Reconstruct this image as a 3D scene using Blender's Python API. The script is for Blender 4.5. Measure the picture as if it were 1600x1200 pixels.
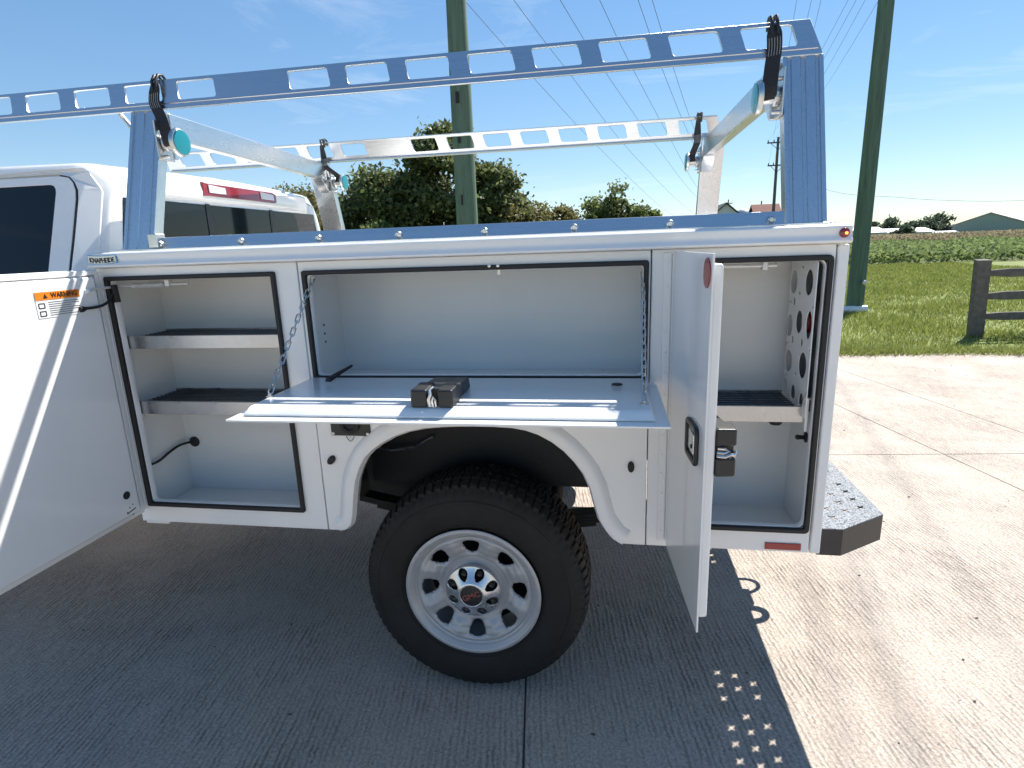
import bpy, bmesh, math, random
import numpy as np
from mathutils import Vector, Matrix, noise as mnoise
for o in list(bpy.data.objects): bpy.data.objects.remove(o)
SC = bpy.context.scene
COL = SC.collection
rnd = random.Random(7)
RG = np.random.default_rng(11)

# ------------------------------------------------------------------ camera
CAM = (0.3457, -1.777, 1.615)
YAW, PITCH, ROLL, FPX = 0.1703, -0.2361, 0.0363, 899.84
cam_d = bpy.data.cameras.new('camera'); cam = bpy.data.objects.new('camera', cam_d); COL.objects.link(cam)
cam_d.sensor_width = 36; cam_d.sensor_fit = 'HORIZONTAL'; cam_d.lens = 36*FPX/1600
cam_d.clip_start = 0.02; cam_d.clip_end = 3000
_R = Matrix.Rotation(YAW, 3, 'Z') @ Matrix.Rotation(PITCH, 3, 'X') @ Matrix.Rotation(ROLL, 3, 'Y')
_r, _f, _u = _R.col[0], _R.col[1], _R.col[2]
cam.matrix_world = Matrix(((_r.x, _u.x, -_f.x, CAM[0]), (_r.y, _u.y, -_f.y, CAM[1]), (_r.z, _u.z, -_f.z, CAM[2]), (0, 0, 0, 1)))
SC.camera = cam

# ------------------------------------------------------------------ sky and sun
SUN = Vector((0.457, 0.64, 1.0)).normalized()
SUN_EL = math.asin(SUN.z); SUN_AZ = math.atan2(SUN.x, SUN.y)
W = bpy.data.worlds.new('World'); SC.world = W; W.use_nodes = True
nt = W.node_tree; nt.nodes.clear()
def N(t, **k):
    n = nt.nodes.new(t)
    for a, b in k.items(): setattr(n, a, b)
    return n
sky = N('ShaderNodeTexSky', sky_type='NISHITA', sun_disc=False)
sky.sun_elevation = SUN_EL; sky.sun_rotation = SUN_AZ; sky.air_density = 1.0; sky.dust_density = 0.0; sky.ozone_density = 1.6; sky.altitude = 100
tc = N('ShaderNodeTexCoord'); mp = N('ShaderNodeMapping'); mp.inputs['Scale'].default_value = (1.5, 1.2, 9.0); mp.inputs['Rotation'].default_value = (0.1, 0.06, 0.4); mp.inputs['Location'].default_value = (0.35, 0.2, 0.1)
nz = N('ShaderNodeTexNoise'); nz.inputs['Scale'].default_value = 1.7; nz.inputs['Detail'].default_value = 8; nz.inputs['Roughness'].default_value = 0.62; nz.inputs['Distortion'].default_value = 0.6
rp = N('ShaderNodeMapRange'); rp.inputs['From Min'].default_value = 0.585; rp.inputs['From Max'].default_value = 0.9; rp.inputs['To Max'].default_value = 0.42
mix = N('ShaderNodeMix', data_type='RGBA'); mix.inputs[7].default_value = (4.9, 5.1, 5.3, 1)
hsv = N('ShaderNodeHueSaturation'); hsv.inputs['Saturation'].default_value = 1.38; gam = N('ShaderNodeGamma'); gam.inputs['Gamma'].default_value = 0.66; tint = N('ShaderNodeMix', data_type='RGBA', blend_type='MULTIPLY'); tint.inputs[0].default_value = 1; tint.inputs[7].default_value = (.90, .985, 1.07, 1)
bg = N('ShaderNodeBackground'); bg.inputs['Strength'].default_value = 0.125
out = N('ShaderNodeOutputWorld')
L = nt.links.new
L(tc.outputs['Generated'], mp.inputs[0]); L(mp.outputs[0], nz.inputs['Vector']); L(nz.outputs['Fac'], rp.inputs['Value'])
L(rp.outputs[0], mix.inputs[0]); L(sky.outputs[0], gam.inputs['Color']); L(gam.outputs[0], hsv.inputs['Color']); L(hsv.outputs[0], tint.inputs[6]); L(tint.outputs[2], mix.inputs[6]); L(mix.outputs[2], bg.inputs['Color']); L(bg.outputs[0], out.inputs[0])
sd = bpy.data.lights.new('sun', 'SUN'); sd.energy = 5.0; sd.angle = math.radians(0.53); sd.color = (1.0, 0.955, 0.885)
so = bpy.data.objects.new('sun', sd); COL.objects.link(so); so.rotation_euler = (-SUN).to_track_quat('-Z', 'Y').to_euler(); so.location = (20, 30, 40)
SC.view_settings.view_transform = 'Standard'; SC.view_settings.look = 'None'; SC.view_settings.gamma = 1.0
SC.view_settings.exposure = 1.02; SC.view_settings.use_curve_mapping = False

# ------------------------------------------------------------------ materials
MATS = {}
def mat(name, col, rough=0.5, metal=0.0, coat=0.0, var=0.0, vscale=4.0, bump=0.0, bscale=200.0, emis=None, spec=0.5, rvar=0.0, trans=None):
    m = bpy.data.materials.new(name); m.use_nodes = True; t = m.node_tree; b = t.nodes['Principled BSDF']
    b.inputs['Base Color'].default_value = (*col, 1); b.inputs['Roughness'].default_value = rough; b.inputs['Metallic'].default_value = metal
    b.inputs['Coat Weight'].default_value = coat; b.inputs['Coat Roughness'].default_value = 0.04; b.inputs['Specular IOR Level'].default_value = spec
    g = t.nodes.new('ShaderNodeNewGeometry')
    if var or rvar:
        n = t.nodes.new('ShaderNodeTexNoise'); n.inputs['Scale'].default_value = vscale; n.inputs['Detail'].default_value = 7; n.inputs['Roughness'].default_value = 0.65
        t.links.new(g.outputs['Position'], n.inputs['Vector'])
        if var:
            r = t.nodes.new('ShaderNodeMapRange'); r.inputs['From Min'].default_value = .25; r.inputs['From Max'].default_value = .75; r.inputs['To Min'].default_value = 1-var; r.inputs['To Max'].default_value = 1+var
            x = t.nodes.new('ShaderNodeMix'); x.data_type = 'RGBA'; x.blend_type = 'MULTIPLY'; x.inputs[0].default_value = 1
            x.inputs[6].default_value = (*col, 1); t.links.new(n.outputs['Fac'], r.inputs['Value']); t.links.new(r.outputs[0], x.inputs[7]); t.links.new(x.outputs[2], b.inputs['Base Color'])
        if rvar:
            r2 = t.nodes.new('ShaderNodeMapRange'); r2.inputs['From Min'].default_value = .3; r2.inputs['From Max'].default_value = .7; r2.inputs['To Min'].default_value = max(rough-rvar, .02); r2.inputs['To Max'].default_value = rough+rvar
            t.links.new(n.outputs['Fac'], r2.inputs['Value']); t.links.new(r2.outputs[0], b.inputs['Roughness'])
    if bump:
        n2 = t.nodes.new('ShaderNodeTexNoise'); n2.inputs['Scale'].default_value = bscale; n2.inputs['Detail'].default_value = 4
        bp = t.nodes.new('ShaderNodeBump'); bp.inputs['Strength'].default_value = bump; bp.inputs['Distance'].default_value = 0.01
        t.links.new(g.outputs['Position'], n2.inputs['Vector']); t.links.new(n2.outputs['Fac'], bp.inputs['Height']); t.links.new(bp.outputs[0], b.inputs['Normal'])
    if emis:
        b.inputs['Emission Color'].default_value = (*emis[:3], 1); b.inputs['Emission Strength'].default_value = emis[3]
    MATS[name] = m
    return m
mat('white_paint', (.80, .80, .79), .30, coat=.5, var=.015, vscale=2, bump=.15, bscale=5)
mat('liner_paint', (.74, .75, .74), .34, coat=.2, var=.03, vscale=3, bump=.2, bscale=6)
mat('cab_paint', (.80, .80, .79), .2, coat=1.0, var=.01)
mat('rubber', (.010, .010, .011), .6, bump=.05, bscale=300)
mat('tyre_rubber', (.016, .0145, .0135), .72, bump=.12, bscale=180, var=.35, vscale=9, spec=.35)
mat('black_plastic', (.018, .019, .02), .4, bump=.08, bscale=400, rvar=.08, vscale=20)
mat('black_steel', (.007, .0075, .0085), .6, var=.4, vscale=15, bump=.15, bscale=60)
mat('bumper_black', (.025, .025, .026), .42, bump=.1, bscale=300)
mat('glass_dark', (.008, .012, .015), .03, spec=.32)
mat('zinc', (.62, .62, .60), .32, metal=1, var=.12, vscale=40, rvar=.1)
mat('galvanised', (.48, .49, .50), .32, metal=1, var=.12, vscale=25, rvar=.08)
mat('dark_mesh', (.10, .105, .11), .45, metal=.7, var=.2, vscale=30)
mat('wheel_silver', (.42, .42, .43), .42, metal=.25, var=.05, vscale=30, coat=.2)
mat('chrome', (.66, .67, .69), .26, metal=.9, rvar=.05, vscale=30)
mat('red_reflector', (.30, .012, .014), .22, coat=.6, bump=.15, bscale=500)
mat('red_lens', (.22, .008, .012), .12, coat=1.0)
mat('clear_lens', (.62, .58, .58), .15, coat=1.0)
mat('lamp_amber', (.9, .12, .03), .2, emis=(1.0, .22, .04, 2.5))
mat('orange_print', (.82, .22, .01), .45)
mat('white_print', (.78, .78, .76), .45)
mat('black_print', (.02, .02, .02), .45)
mat('badge_blue', (.10, .32, .55), .25, coat=.8, metal=.3)
mat('teal_cap', (.0, .19, .23), .3, coat=.4, bump=.2, bscale=300)
mat('webbing', (.02, .02, .022), .8, bump=.3, bscale=600, var=.3, vscale=120)
mat('grey_thread', (.30, .30, .30), .8)
mat('emblem_red', (.30, .09, .07), .3, coat=.5)
mat('wood_grey', (.13, .115, .10), .9, var=.4, vscale=14, bump=.5, bscale=50)
mat('wire', (.09, .09, .1), .5)
mat('barn_green', (.30, .36, .32), .8, var=.06, vscale=.5)
mat('barn_roof', (.58, .50, .47), .6, var=.06, vscale=.5)
mat('zinc_plate', (.66, .67, .67), .42, metal=.35)
mat('house_white', (.62, .62, .60), .7)
mat('roof_pale', (.55, .57, .60), .5)
mat('roof_red', (.20, .055, .04), .8, var=.2, vscale=.8)
mat('roof_dark', (.03, .045, .042), .8, var=.2, vscale=.8)
mat('bark', (.055, .045, .035), .95, var=.3, vscale=6, bump=.6, bscale=30)
mat('pebble', (.10, .09, .08), .9, var=.4, vscale=60)
mat('pvc', (.70, .74, .78), .4)
mat('joint_dark', (.09, .082, .075), .95, var=.3, vscale=20)

def brushed(name, sc):
    m = bpy.data.materials.new(name); m.use_nodes = True; t = m.node_tree; b = t.nodes['Principled BSDF']
    b.inputs['Metallic'].default_value = 1
    g = t.nodes.new('ShaderNodeNewGeometry'); mpp = t.nodes.new('ShaderNodeMapping'); mpp.inputs['Scale'].default_value = sc
    n = t.nodes.new('ShaderNodeTexNoise'); n.inputs['Scale'].default_value = 3; n.inputs['Detail'].default_value = 5
    r = t.nodes.new('ShaderNodeMapRange'); r.inputs['To Min'].default_value = .24; r.inputs['To Max'].default_value = .33
    r3 = t.nodes.new('ShaderNodeMapRange'); r3.inputs['To Min'].default_value = .95; r3.inputs['To Max'].default_value = 1.04
    x = t.nodes.new('ShaderNodeMix'); x.data_type = 'RGBA'; x.blend_type = 'MULTIPLY'; x.inputs[0].default_value = 1; x.inputs[6].default_value = (.68, .69, .70, 1)
    l = t.links.new; l(g.outputs['Position'], mpp.inputs[0]); l(mpp.outputs[0], n.inputs['Vector']); l(n.outputs['Fac'], r.inputs['Value']); l(r.outputs[0], b.inputs['Roughness'])
    l(n.outputs['Fac'], r3.inputs['Value']); l(r3.outputs[0], x.inputs[7]); l(x.outputs[2], b.inputs['Base Color'])
    MATS[name] = m
brushed('aluminium', (.6, 45, 45)); brushed('aluminium_post', (45, 45, .6)); brushed('aluminium_bar', (45, .6, 45))

def concrete():
    m = bpy.data.materials.new('concrete'); m.use_nodes = True; t = m.node_tree; b = t.nodes['Principled BSDF']; l = t.links.new
    def nn(tp, **k):
        q = t.nodes.new(tp)
        for a, v in k.items():
            if a in q.inputs: q.inputs[a].default_value = v
            else: setattr(q, a, v)
        return q
    g = nn('ShaderNodeNewGeometry')
    rot = nn('ShaderNodeMapping'); rot.inputs['Rotation'].default_value = (0, 0, math.radians(-8)); l(g.outputs['Position'], rot.inputs[0])
    wob = nn('ShaderNodeTexNoise', Scale=5.0, Detail=3.0); l(rot.outputs[0], wob.inputs['Vector'])
    add = nn('ShaderNodeMix', data_type='RGBA', blend_type='LINEAR_LIGHT'); add.inputs[0].default_value = 0.014
    l(rot.outputs[0], add.inputs[6]); l(wob.outputs['Color'], add.inputs[7])
    wave = nn('ShaderNodeTexWave', wave_type='BANDS', bands_direction='X'); wave.inputs['Scale'].default_value = 15.5; wave.inputs['Distortion'].default_value = 3.4; wave.inputs['Detail'].default_value = 4; wave.inputs['Detail Scale'].default_value = 3.2; wave.inputs['Detail Roughness'].default_value = .65
    l(add.outputs[2], wave.inputs['Vector'])
    fine = nn('ShaderNodeTexNoise', Scale=95.0, Detail=6.0, Roughness=.78); l(g.outputs['Position'], fine.inputs['Vector'])
    med = nn('ShaderNodeTexNoise', Scale=2.2, Detail=8.0, Roughness=.65); l(g.outputs['Position'], med.inputs['Vector'])
    stain = nn('ShaderNodeTexNoise', Scale=.9, Detail=4.0, Roughness=.55)
    smp = nn('ShaderNodeMapping'); smp.inputs['Rotation'].default_value = (0, 0, math.radians(28)); smp.inputs['Scale'].default_value = (2.2, .45, 1); l(g.outputs['Position'], smp.inputs[0]); l(smp.outputs[0], stain.inputs['Vector'])
    wear = nn('ShaderNodeTexNoise', Scale=1.6, Detail=6.0, Roughness=.7); wm = nn('ShaderNodeMapping'); wm.inputs['Location'].default_value = (5.2, 3.1, 0); l(g.outputs['Position'], wm.inputs[0]); l(wm.outputs[0], wear.inputs['Vector'])
    c1 = nn('ShaderNodeValToRGB'); e = c1.color_ramp.elements; e[0].position = .3; e[0].color = (.43, .37, .315, 1); e[1].position = .72; e[1].color = (.53, .458, .395, 1)
    l(med.outputs['Fac'], c1.inputs[0])
    c2 = nn('ShaderNodeValToRGB'); e = c2.color_ramp.elements; e[0].position = .5; e[0].color = (0, 0, 0, 1); e[1].position = .72; e[1].color = (1, 1, 1, 1); l(stain.outputs['Fac'], c2.inputs[0])
    m1 = nn('ShaderNodeMix', data_type='RGBA'); m1.inputs[7].default_value = (.37, .30, .225, 1); l(c1.outputs[0], m1.inputs[6])
    sm = nn('ShaderNodeMath', operation='MULTIPLY'); sm.inputs[1].default_value = .26; l(c2.outputs[0], sm.inputs[0]); l(sm.outputs[0], m1.inputs[0])
    br = nn('ShaderNodeTexNoise', Scale=1.0, Detail=5.0, Roughness=.6); bmp = nn('ShaderNodeMapping'); bmp.inputs['Scale'].default_value = (55, 9, 1); l(rot.outputs[0], bmp.inputs[0]); l(bmp.outputs[0], br.inputs['Vector'])
    brr = nn('ShaderNodeMapRange'); brr.inputs['From Min'].default_value = .36; brr.inputs['From Max'].default_value = .58; l(br.outputs['Fac'], brr.inputs['Value'])
    gm = nn('ShaderNodeMapRange'); gm.inputs['To Min'].default_value = .48; gm.inputs['To Max'].default_value = 1.06; l(wave.outputs['Fac'], gm.inputs['Value'])
    wf = nn('ShaderNodeMapRange'); wf.inputs['From Min'].default_value = .35; wf.inputs['From Max'].default_value = .6; wf.inputs['To Min'].default_value = .12; l(wear.outputs['Fac'], wf.inputs['Value']); wf0 = wf; wf = nn('ShaderNodeMath', operation='MULTIPLY'); l(wf0.outputs[0], wf.inputs[0]); l(brr.outputs[0], wf.inputs[1])
    m2 = nn('ShaderNodeMix', data_type='RGBA', blend_type='MULTIPLY'); l(wf.outputs[0], m2.inputs[0]); l(m1.outputs[2], m2.inputs[6]); l(gm.outputs[0], m2.inputs[7])
    fm = nn('ShaderNodeMapRange'); fm.inputs['From Min'].default_value = .3; fm.inputs['From Max'].default_value = .7; fm.inputs['To Min'].default_value = .48; fm.inputs['To Max'].default_value = 1.38; l(fine.outputs['Fac'], fm.inputs['Value'])
    m3 = nn('ShaderNodeMix', data_type='RGBA', blend_type='MULTIPLY'); m3.inputs[0].default_value = 1; l(m2.outputs[2], m3.inputs[6]); l(fm.outputs[0], m3.inputs[7])
    pit = nn('ShaderNodeTexNoise', Scale=48.0, Detail=4.0, Roughness=.6); l(g.outputs['Position'], pit.inputs['Vector'])
    pr = nn('ShaderNodeMapRange'); pr.inputs['From Min'].default_value = .62; pr.inputs['From Max'].default_value = .72; pr.inputs['To Max'].default_value = .75; l(pit.outputs['Fac'], pr.inputs['Value'])
    m4 = nn('ShaderNodeMix', data_type='RGBA'); m4.inputs[7].default_value = (.11, .10, .105, 1); l(pr.outputs[0], m4.inputs[0]); l(m3.outputs[2], m4.inputs[6])
    l(m4.outputs[2], b.inputs['Base Color']); b.inputs['Roughness'].default_value = .88; b.inputs['Specular IOR Level'].default_value = .3
    hs = nn('ShaderNodeMath', operation='MULTIPLY'); l(wave.outputs['Fac'], hs.inputs[0]); l(wf.outputs[0], hs.inputs[1])
    h2 = nn('ShaderNodeMath', operation='MULTIPLY_ADD'); h2.inputs[1].default_value = .9; l(fine.outputs['Fac'], h2.inputs[0]); l(hs.outputs[0], h2.inputs[2])
    bp = nn('ShaderNodeBump'); bp.inputs['Strength'].default_value = .9; bp.inputs['Distance'].default_value = .005; l(h2.outputs[0], bp.inputs['Height']); l(bp.outputs[0], b.inputs['Normal'])
    MATS['concrete'] = m
concrete()

def leafmat(name, c0, c1, c2, rough=.55, trans=.25):
    m = bpy.data.materials.new(name); m.use_nodes = True; t = m.node_tree; b = t.nodes['Principled BSDF']; l = t.links.new
    g = t.nodes.new('ShaderNodeNewGeometry'); r = t.nodes.new('ShaderNodeValToRGB'); e = r.color_ramp.elements
    e[0].color = (*c0, 1); e[1].color = (*c2, 1); q = e.new(.5); q.color = (*c1, 1)
    l(g.outputs['Random Per Island'], r.inputs[0]); l(r.outputs[0], b.inputs['Base Color']); b.inputs['Roughness'].default_value = rough
    tr = t.nodes.new('ShaderNodeBsdfTranslucent'); l(r.outputs[0], tr.inputs['Color']); mx = t.nodes.new('ShaderNodeMixShader'); mx.inputs[0].default_value = trans
    l(b.outputs[0], mx.inputs[1]); l(tr.outputs[0], mx.inputs[2]); l(mx.outputs[0], t.nodes['Material Output'].inputs[0])
    MATS[name] = m
leafmat('leaf_dark', (.06, .085, .032), (.12, .15, .052), (.22, .24, .10), .55, .45)
leafmat('leaf_mid', (.08, .11, .035), (.14, .18, .055), (.22, .25, .09), .55, .45)
leafmat('leaf_olive', (.10, .10, .04), (.17, .165, .06), (.26, .22, .08), .55, .45)
leafmat('leaf_far', (.05, .075, .045), (.075, .105, .06), (.11, .14, .08), .6, .35)
leafmat('leaf_rust', (.10, .06, .03), (.13, .085, .04), (.16, .11, .05))
leafmat('grass_blade', (.14, .18, .032), (.22, .26, .055), (.32, .32, .10), .75, .4)
leafmat('crop_leaf', (.13, .175, .06), (.20, .26, .09), (.28, .33, .14), .85, .4)
leafmat('tassel', (.26, .20, .13), (.30, .245, .16), (.30, .28, .17), .9, .4)
mat('lawn_soil', (.15, .18, .045), .95, var=.35, vscale=1.3)
mat('field_soil', (.10, .12, .035), .95, var=.3, vscale=.15)

def bumper_top():
    m = bpy.data.materials.new('grit_coating'); m.use_nodes = True; t = m.node_tree; b = t.nodes['Principled BSDF']; l = t.links.new
    g = t.nodes.new('ShaderNodeNewGeometry'); v = t.nodes.new('ShaderNodeTexVoronoi'); v.inputs['Scale'].default_value = 260
    r = t.nodes.new('ShaderNodeValToRGB'); e = r.color_ramp.elements; e[0].position = .2; e[0].color = (.05, .055, .065, 1); e[1].position = .85; e[1].color = (.27, .29, .32, 1)
    l(g.outputs['Position'], v.inputs['Vector']); l(v.outputs['Color'], r.inputs[0]); l(r.outputs[0], b.inputs['Base Color']); b.inputs['Roughness'].default_value = .5
    bp = t.nodes.new('ShaderNodeBump'); bp.inputs['Strength'].default_value = .8; bp.inputs['Distance'].default_value = .003; l(v.outputs['Distance'], bp.inputs['Height']); l(bp.outputs[0], b.inputs['Normal'])
    MATS['grit_coating'] = m
bumper_top()

def pole_mat():
    m = bpy.data.materials.new('pole_green'); m.use_nodes = True; t = m.node_tree; b = t.nodes['Principled BSDF']; l = t.links.new
    g = t.nodes.new('ShaderNodeNewGeometry'); mp_ = t.nodes.new('ShaderNodeMapping'); mp_.inputs['Scale'].default_value = (9, 9, .5); l(g.outputs['Position'], mp_.inputs[0])
    n = t.nodes.new('ShaderNodeTexNoise'); n.inputs['Scale'].default_value = 2.2; n.inputs['Detail'].default_value = 9; n.inputs['Roughness'].default_value = .72; l(mp_.outputs[0], n.inputs['Vector'])
    r = t.nodes.new('ShaderNodeValToRGB'); e = r.color_ramp.elements; e[0].position = .22; e[0].color = (.03, .05, .036, 1); e[1].position = .6; e[1].color = (.095, .16, .112, 1)
    l(n.outputs['Fac'], r.inputs[0]); l(r.outputs[0], b.inputs['Base Color']); b.inputs['Roughness'].default_value = .8
    bp = t.nodes.new('ShaderNodeBump'); bp.inputs['Strength'].default_value = .5; bp.inputs['Distance'].default_value = .01; l(n.outputs['Fac'], bp.inputs['Height']); l(bp.outputs[0], b.inputs['Normal'])
    MATS['pole_green'] = m
pole_mat()

# ------------------------------------------------------------------ mesh helpers
def tag(o, label=None, cat=None, group=None, kind=None):
    if label: o['label'] = label
    if cat: o['category'] = cat
    if group: o['group'] = group
    if kind: o['kind'] = kind
    return o
def link(o, parent=None):
    COL.objects.link(o)
    if parent is not None:
        o.parent = parent
        o.matrix_parent_inverse = WORLD[parent.name].inverted() if parent.name in WORLD else Matrix.Identity(4)
    return o
WORLD = {}
def empty(name, loc):
    o = bpy.data.objects.new(name, None); o.location = loc; o.empty_display_size = .2; COL.objects.link(o)
    WORLD[o.name] = Matrix.Translation(loc); return o
class MB:
    def __init__(s): s.v = []; s.f = []
    def add(s, vs, fs):
        b = len(s.v); s.v += [tuple(p) for p in vs]; s.f += [tuple(i+b for i in q) for q in fs]; return s
    def box(s, x0, x1, y0, y1, z0, z1):
        return s.add([(x0,y0,z0),(x1,y0,z0),(x1,y1,z0),(x0,y1,z0),(x0,y0,z1),(x1,y0,z1),(x1,y1,z1),(x0,y1,z1)],
                     [(0,3,2,1),(4,5,6,7),(0,1,5,4),(1,2,6,5),(2,3,7,6),(3,0,4,7)])
    def loft(s, rings, cap=True, close=True):
        n = len(rings[0]); vs = [p for r in rings for p in r]; fs = []
        for i in range(len(rings)-1):
            for j in range(n if close else n-1):
                k = (j+1) % n; fs.append((i*n+j, i*n+k, (i+1)*n+k, (i+1)*n+j))
        if cap: fs.append(tuple(reversed(range(n)))); fs.append(tuple(range((len(rings)-1)*n, len(rings)*n)))
        return s.add(vs, fs)
    def prism_x(s, yz, x0, x1): return s.loft([[(x0, y, z) for y, z in yz], [(x1, y, z) for y, z in yz]])
    def prism_y(s, xz, y0, y1): return s.loft([[(x, y0, z) for x, z in xz], [(x, y1, z) for x, z in xz]])
    def prism_z(s, xy, z0, z1): return s.loft([[(x, y, z0) for x, y in xy], [(x, y, z1) for x, y in xy]])
    def tube(s, pts, r, n=8, closed=False, flat=None):
        pts = [Vector(p) for p in pts]; rs = r if isinstance(r, (list, tuple)) else [r]*len(pts); rings = []; up = None
        m = len(pts)
        for i, p in enumerate(pts):
            if closed: d = pts[(i+1) % m]-pts[i-1]
            else: d = (pts[min(i+1, m-1)]-pts[max(i-1, 0)])
            d.normalize()
            if up is None: up = Vector((0, 0, 1)) if abs(d.z) < .9 else Vector((1, 0, 0))
            a = d.cross(up); 
            if a.length < 1e-5: a = d.orthogonal()
            a.normalize(); b = a.cross(d); up = b
            rings.append([p + (a*math.cos(2*math.pi*k/n) + b*math.sin(2*math.pi*k/n))*rs[i] for k in range(n)])
        if closed: rings.append(rings[0]); return s.loft(rings, cap=False)
        return s.loft(rings)
    def lathe(s, prof, o, axis, n=32, cap=True):
        ax = Vector(axis).normalized(); a = ax.orthogonal().normalized(); b = ax.cross(a); o = Vector(o)
        return s.loft([[o+ax*h+(a*math.cos(2*math.pi*k/n)+b*math.sin(2*math.pi*k/n))*max(r, 1e-4) for k in range(n)] for r, h in prof], cap)
    def xf(s, fn): s.v = [tuple(fn(Vector(p))) for p in s.v]; return s
    def build(s, name, m, parent=None, bevel=0, seg=2, smooth=False, recalc=True):
        me = bpy.data.meshes.new(name); me.from_pydata(s.v, [], s.f); me.update()
        if recalc:
            bm = bmesh.new(); bm.from_mesh(me); bmesh.ops.recalc_face_normals(bm, faces=bm.faces); bm.to_mesh(me); bm.free()
        return finish(me, name, m, parent, bevel, seg, smooth)
def finish(me, name, m, parent=None, bevel=0, seg=2, smooth=False):
    me.materials.clear(); me.materials.append(MATS[m]); o = bpy.data.objects.new(name, me)
    if smooth or bevel: me.polygons.foreach_set('use_smooth', [True]*len(me.polygons))
    if smooth and not bevel:
        try: me.set_sharp_from_angle(angle=math.radians(35))
        except Exception: pass
    if bevel:
        b = o.modifiers.new('bevel', 'BEVEL'); b.width = bevel; b.segments = seg; b.limit_method = 'ANGLE'; b.angle_limit = math.radians(40); b.harden_normals = True
    return link(o, parent)
def rrect(x0, x1, z0, z1, r, n=4):
    p = []
    for cx, cz, a in ((x1-r, z1-r, 0), (x0+r, z1-r, 90), (x0+r, z0+r, 180), (x1-r, z0+r, 270)):
        for k in range(n+1):
            t = math.radians(a+90*k/n); p.append((cx+r*math.cos(t), cz+r*math.sin(t)))
    return p
def plate(outer, holes, t, fn, name, m, parent=None, edge=0.0):
    """flat sheet of thickness t with real openings; fn maps (u, v, w) to the world"""
    cu = bpy.data.curves.new('tmp', 'CURVE'); cu.dimensions = '2D'; cu.fill_mode = 'BOTH'; cu.extrude = max(t/2-edge, 1e-5)
    if edge: cu.bevel_depth = edge; cu.bevel_resolution = 1; cu.offset = -edge
    for pl in [outer]+list(holes):
        sp = cu.splines.new('POLY'); sp.points.add(len(pl)-1); sp.use_cyclic_u = True
        for q, (a, b) in zip(sp.points, pl): q.co = (a, b, 0, 1)
    ob = bpy.data.objects.new('tmp', cu); COL.objects.link(ob)
    me = bpy.data.meshes.new_from_object(ob.evaluated_get(bpy.context.evaluated_depsgraph_get()))
    bpy.data.objects.remove(ob); bpy.data.curves.remove(cu)
    bm = bmesh.new(); bm.from_mesh(me); bmesh.ops.remove_doubles(bm, verts=bm.verts, dist=1e-5)
    for v in bm.verts: v.co = Vector(fn(*v.co))
    bmesh.ops.recalc_face_normals(bm, faces=bm.faces); bm.to_mesh(me); bm.free(); me.name = name
    return finish(me, name, m, parent)
def text(body, size, fn, name, m, parent, depth=.0006, shear=0, space=1.0, stretch=1.0, bold=0.0):
    cu = bpy.data.curves.new('tmp', 'FONT'); cu.body = body; cu.size = size; cu.extrude = depth; cu.align_x = 'CENTER'; cu.align_y = 'CENTER'; cu.shear = shear; cu.space_character = space; cu.offset = bold; cu.resolution_u = 3
    ob = bpy.data.objects.new('tmp', cu); COL.objects.link(ob)
    me = bpy.data.meshes.new_from_object(ob.evaluated_get(bpy.context.evaluated_depsgraph_get()))
    bpy.data.objects.remove(ob); bpy.data.curves.remove(cu)
    for v in me.vertices: v.co = Vector(fn(v.co.x*stretch, v.co.y, v.co.z))
    me.name = name; o = finish(me, name, m, parent); return o
def mesh_np(name, verts, faces, m, parent=None):
    verts = np.asarray(verts, dtype=np.float32); faces = np.asarray(faces, dtype=np.int32); k = faces.shape[1]
    me = bpy.data.meshes.new(name); me.vertices.add(len(verts)); me.vertices.foreach_set('co', verts.ravel())
    me.loops.add(faces.size); me.loops.foreach_set('vertex_index', faces.ravel()); me.polygons.add(len(faces))
    me.polygons.foreach_set('loop_start', np.arange(0, faces.size, k, dtype=np.int32))
    me.update(calc_edges=True); me.validate()
    return finish(me, name, m, parent)
def dup(o, parent, loc=(0, 0, 0)):
    c = o.copy(); COL.objects.link(c); c.parent = parent; c.location = Vector(o.location)+Vector(loc); return c
XZ = lambda y0: (lambda u, v, w: (u, y0+w, v))

# ================================================================== SETTING
g_ = MB(); S_ = 900
g_.add([(-S_, -S_, -.05), (S_, -S_, -.05), (S_, S_, -.05), (-S_, S_, -.05)], [(0, 1, 2, 3)])
tag(g_.build('ground', 'field_soil', recalc=False), kind='structure')
lw = MB(); lw.add([(-40, 6.6, -.02), (60, 6.6, -.02), (60, 31, -.01), (-40, 31, -.01)], [(0, 1, 2, 3)])
tag(lw.build('lawn', 'lawn_soil', recalc=False), kind='structure')
pv = MB(); pv.box(-24, 24, -24, 6.70, -.045, -.006)
pave = pv.build('concrete_pavement', 'joint_dark'); tag(pave, kind='structure')
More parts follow.
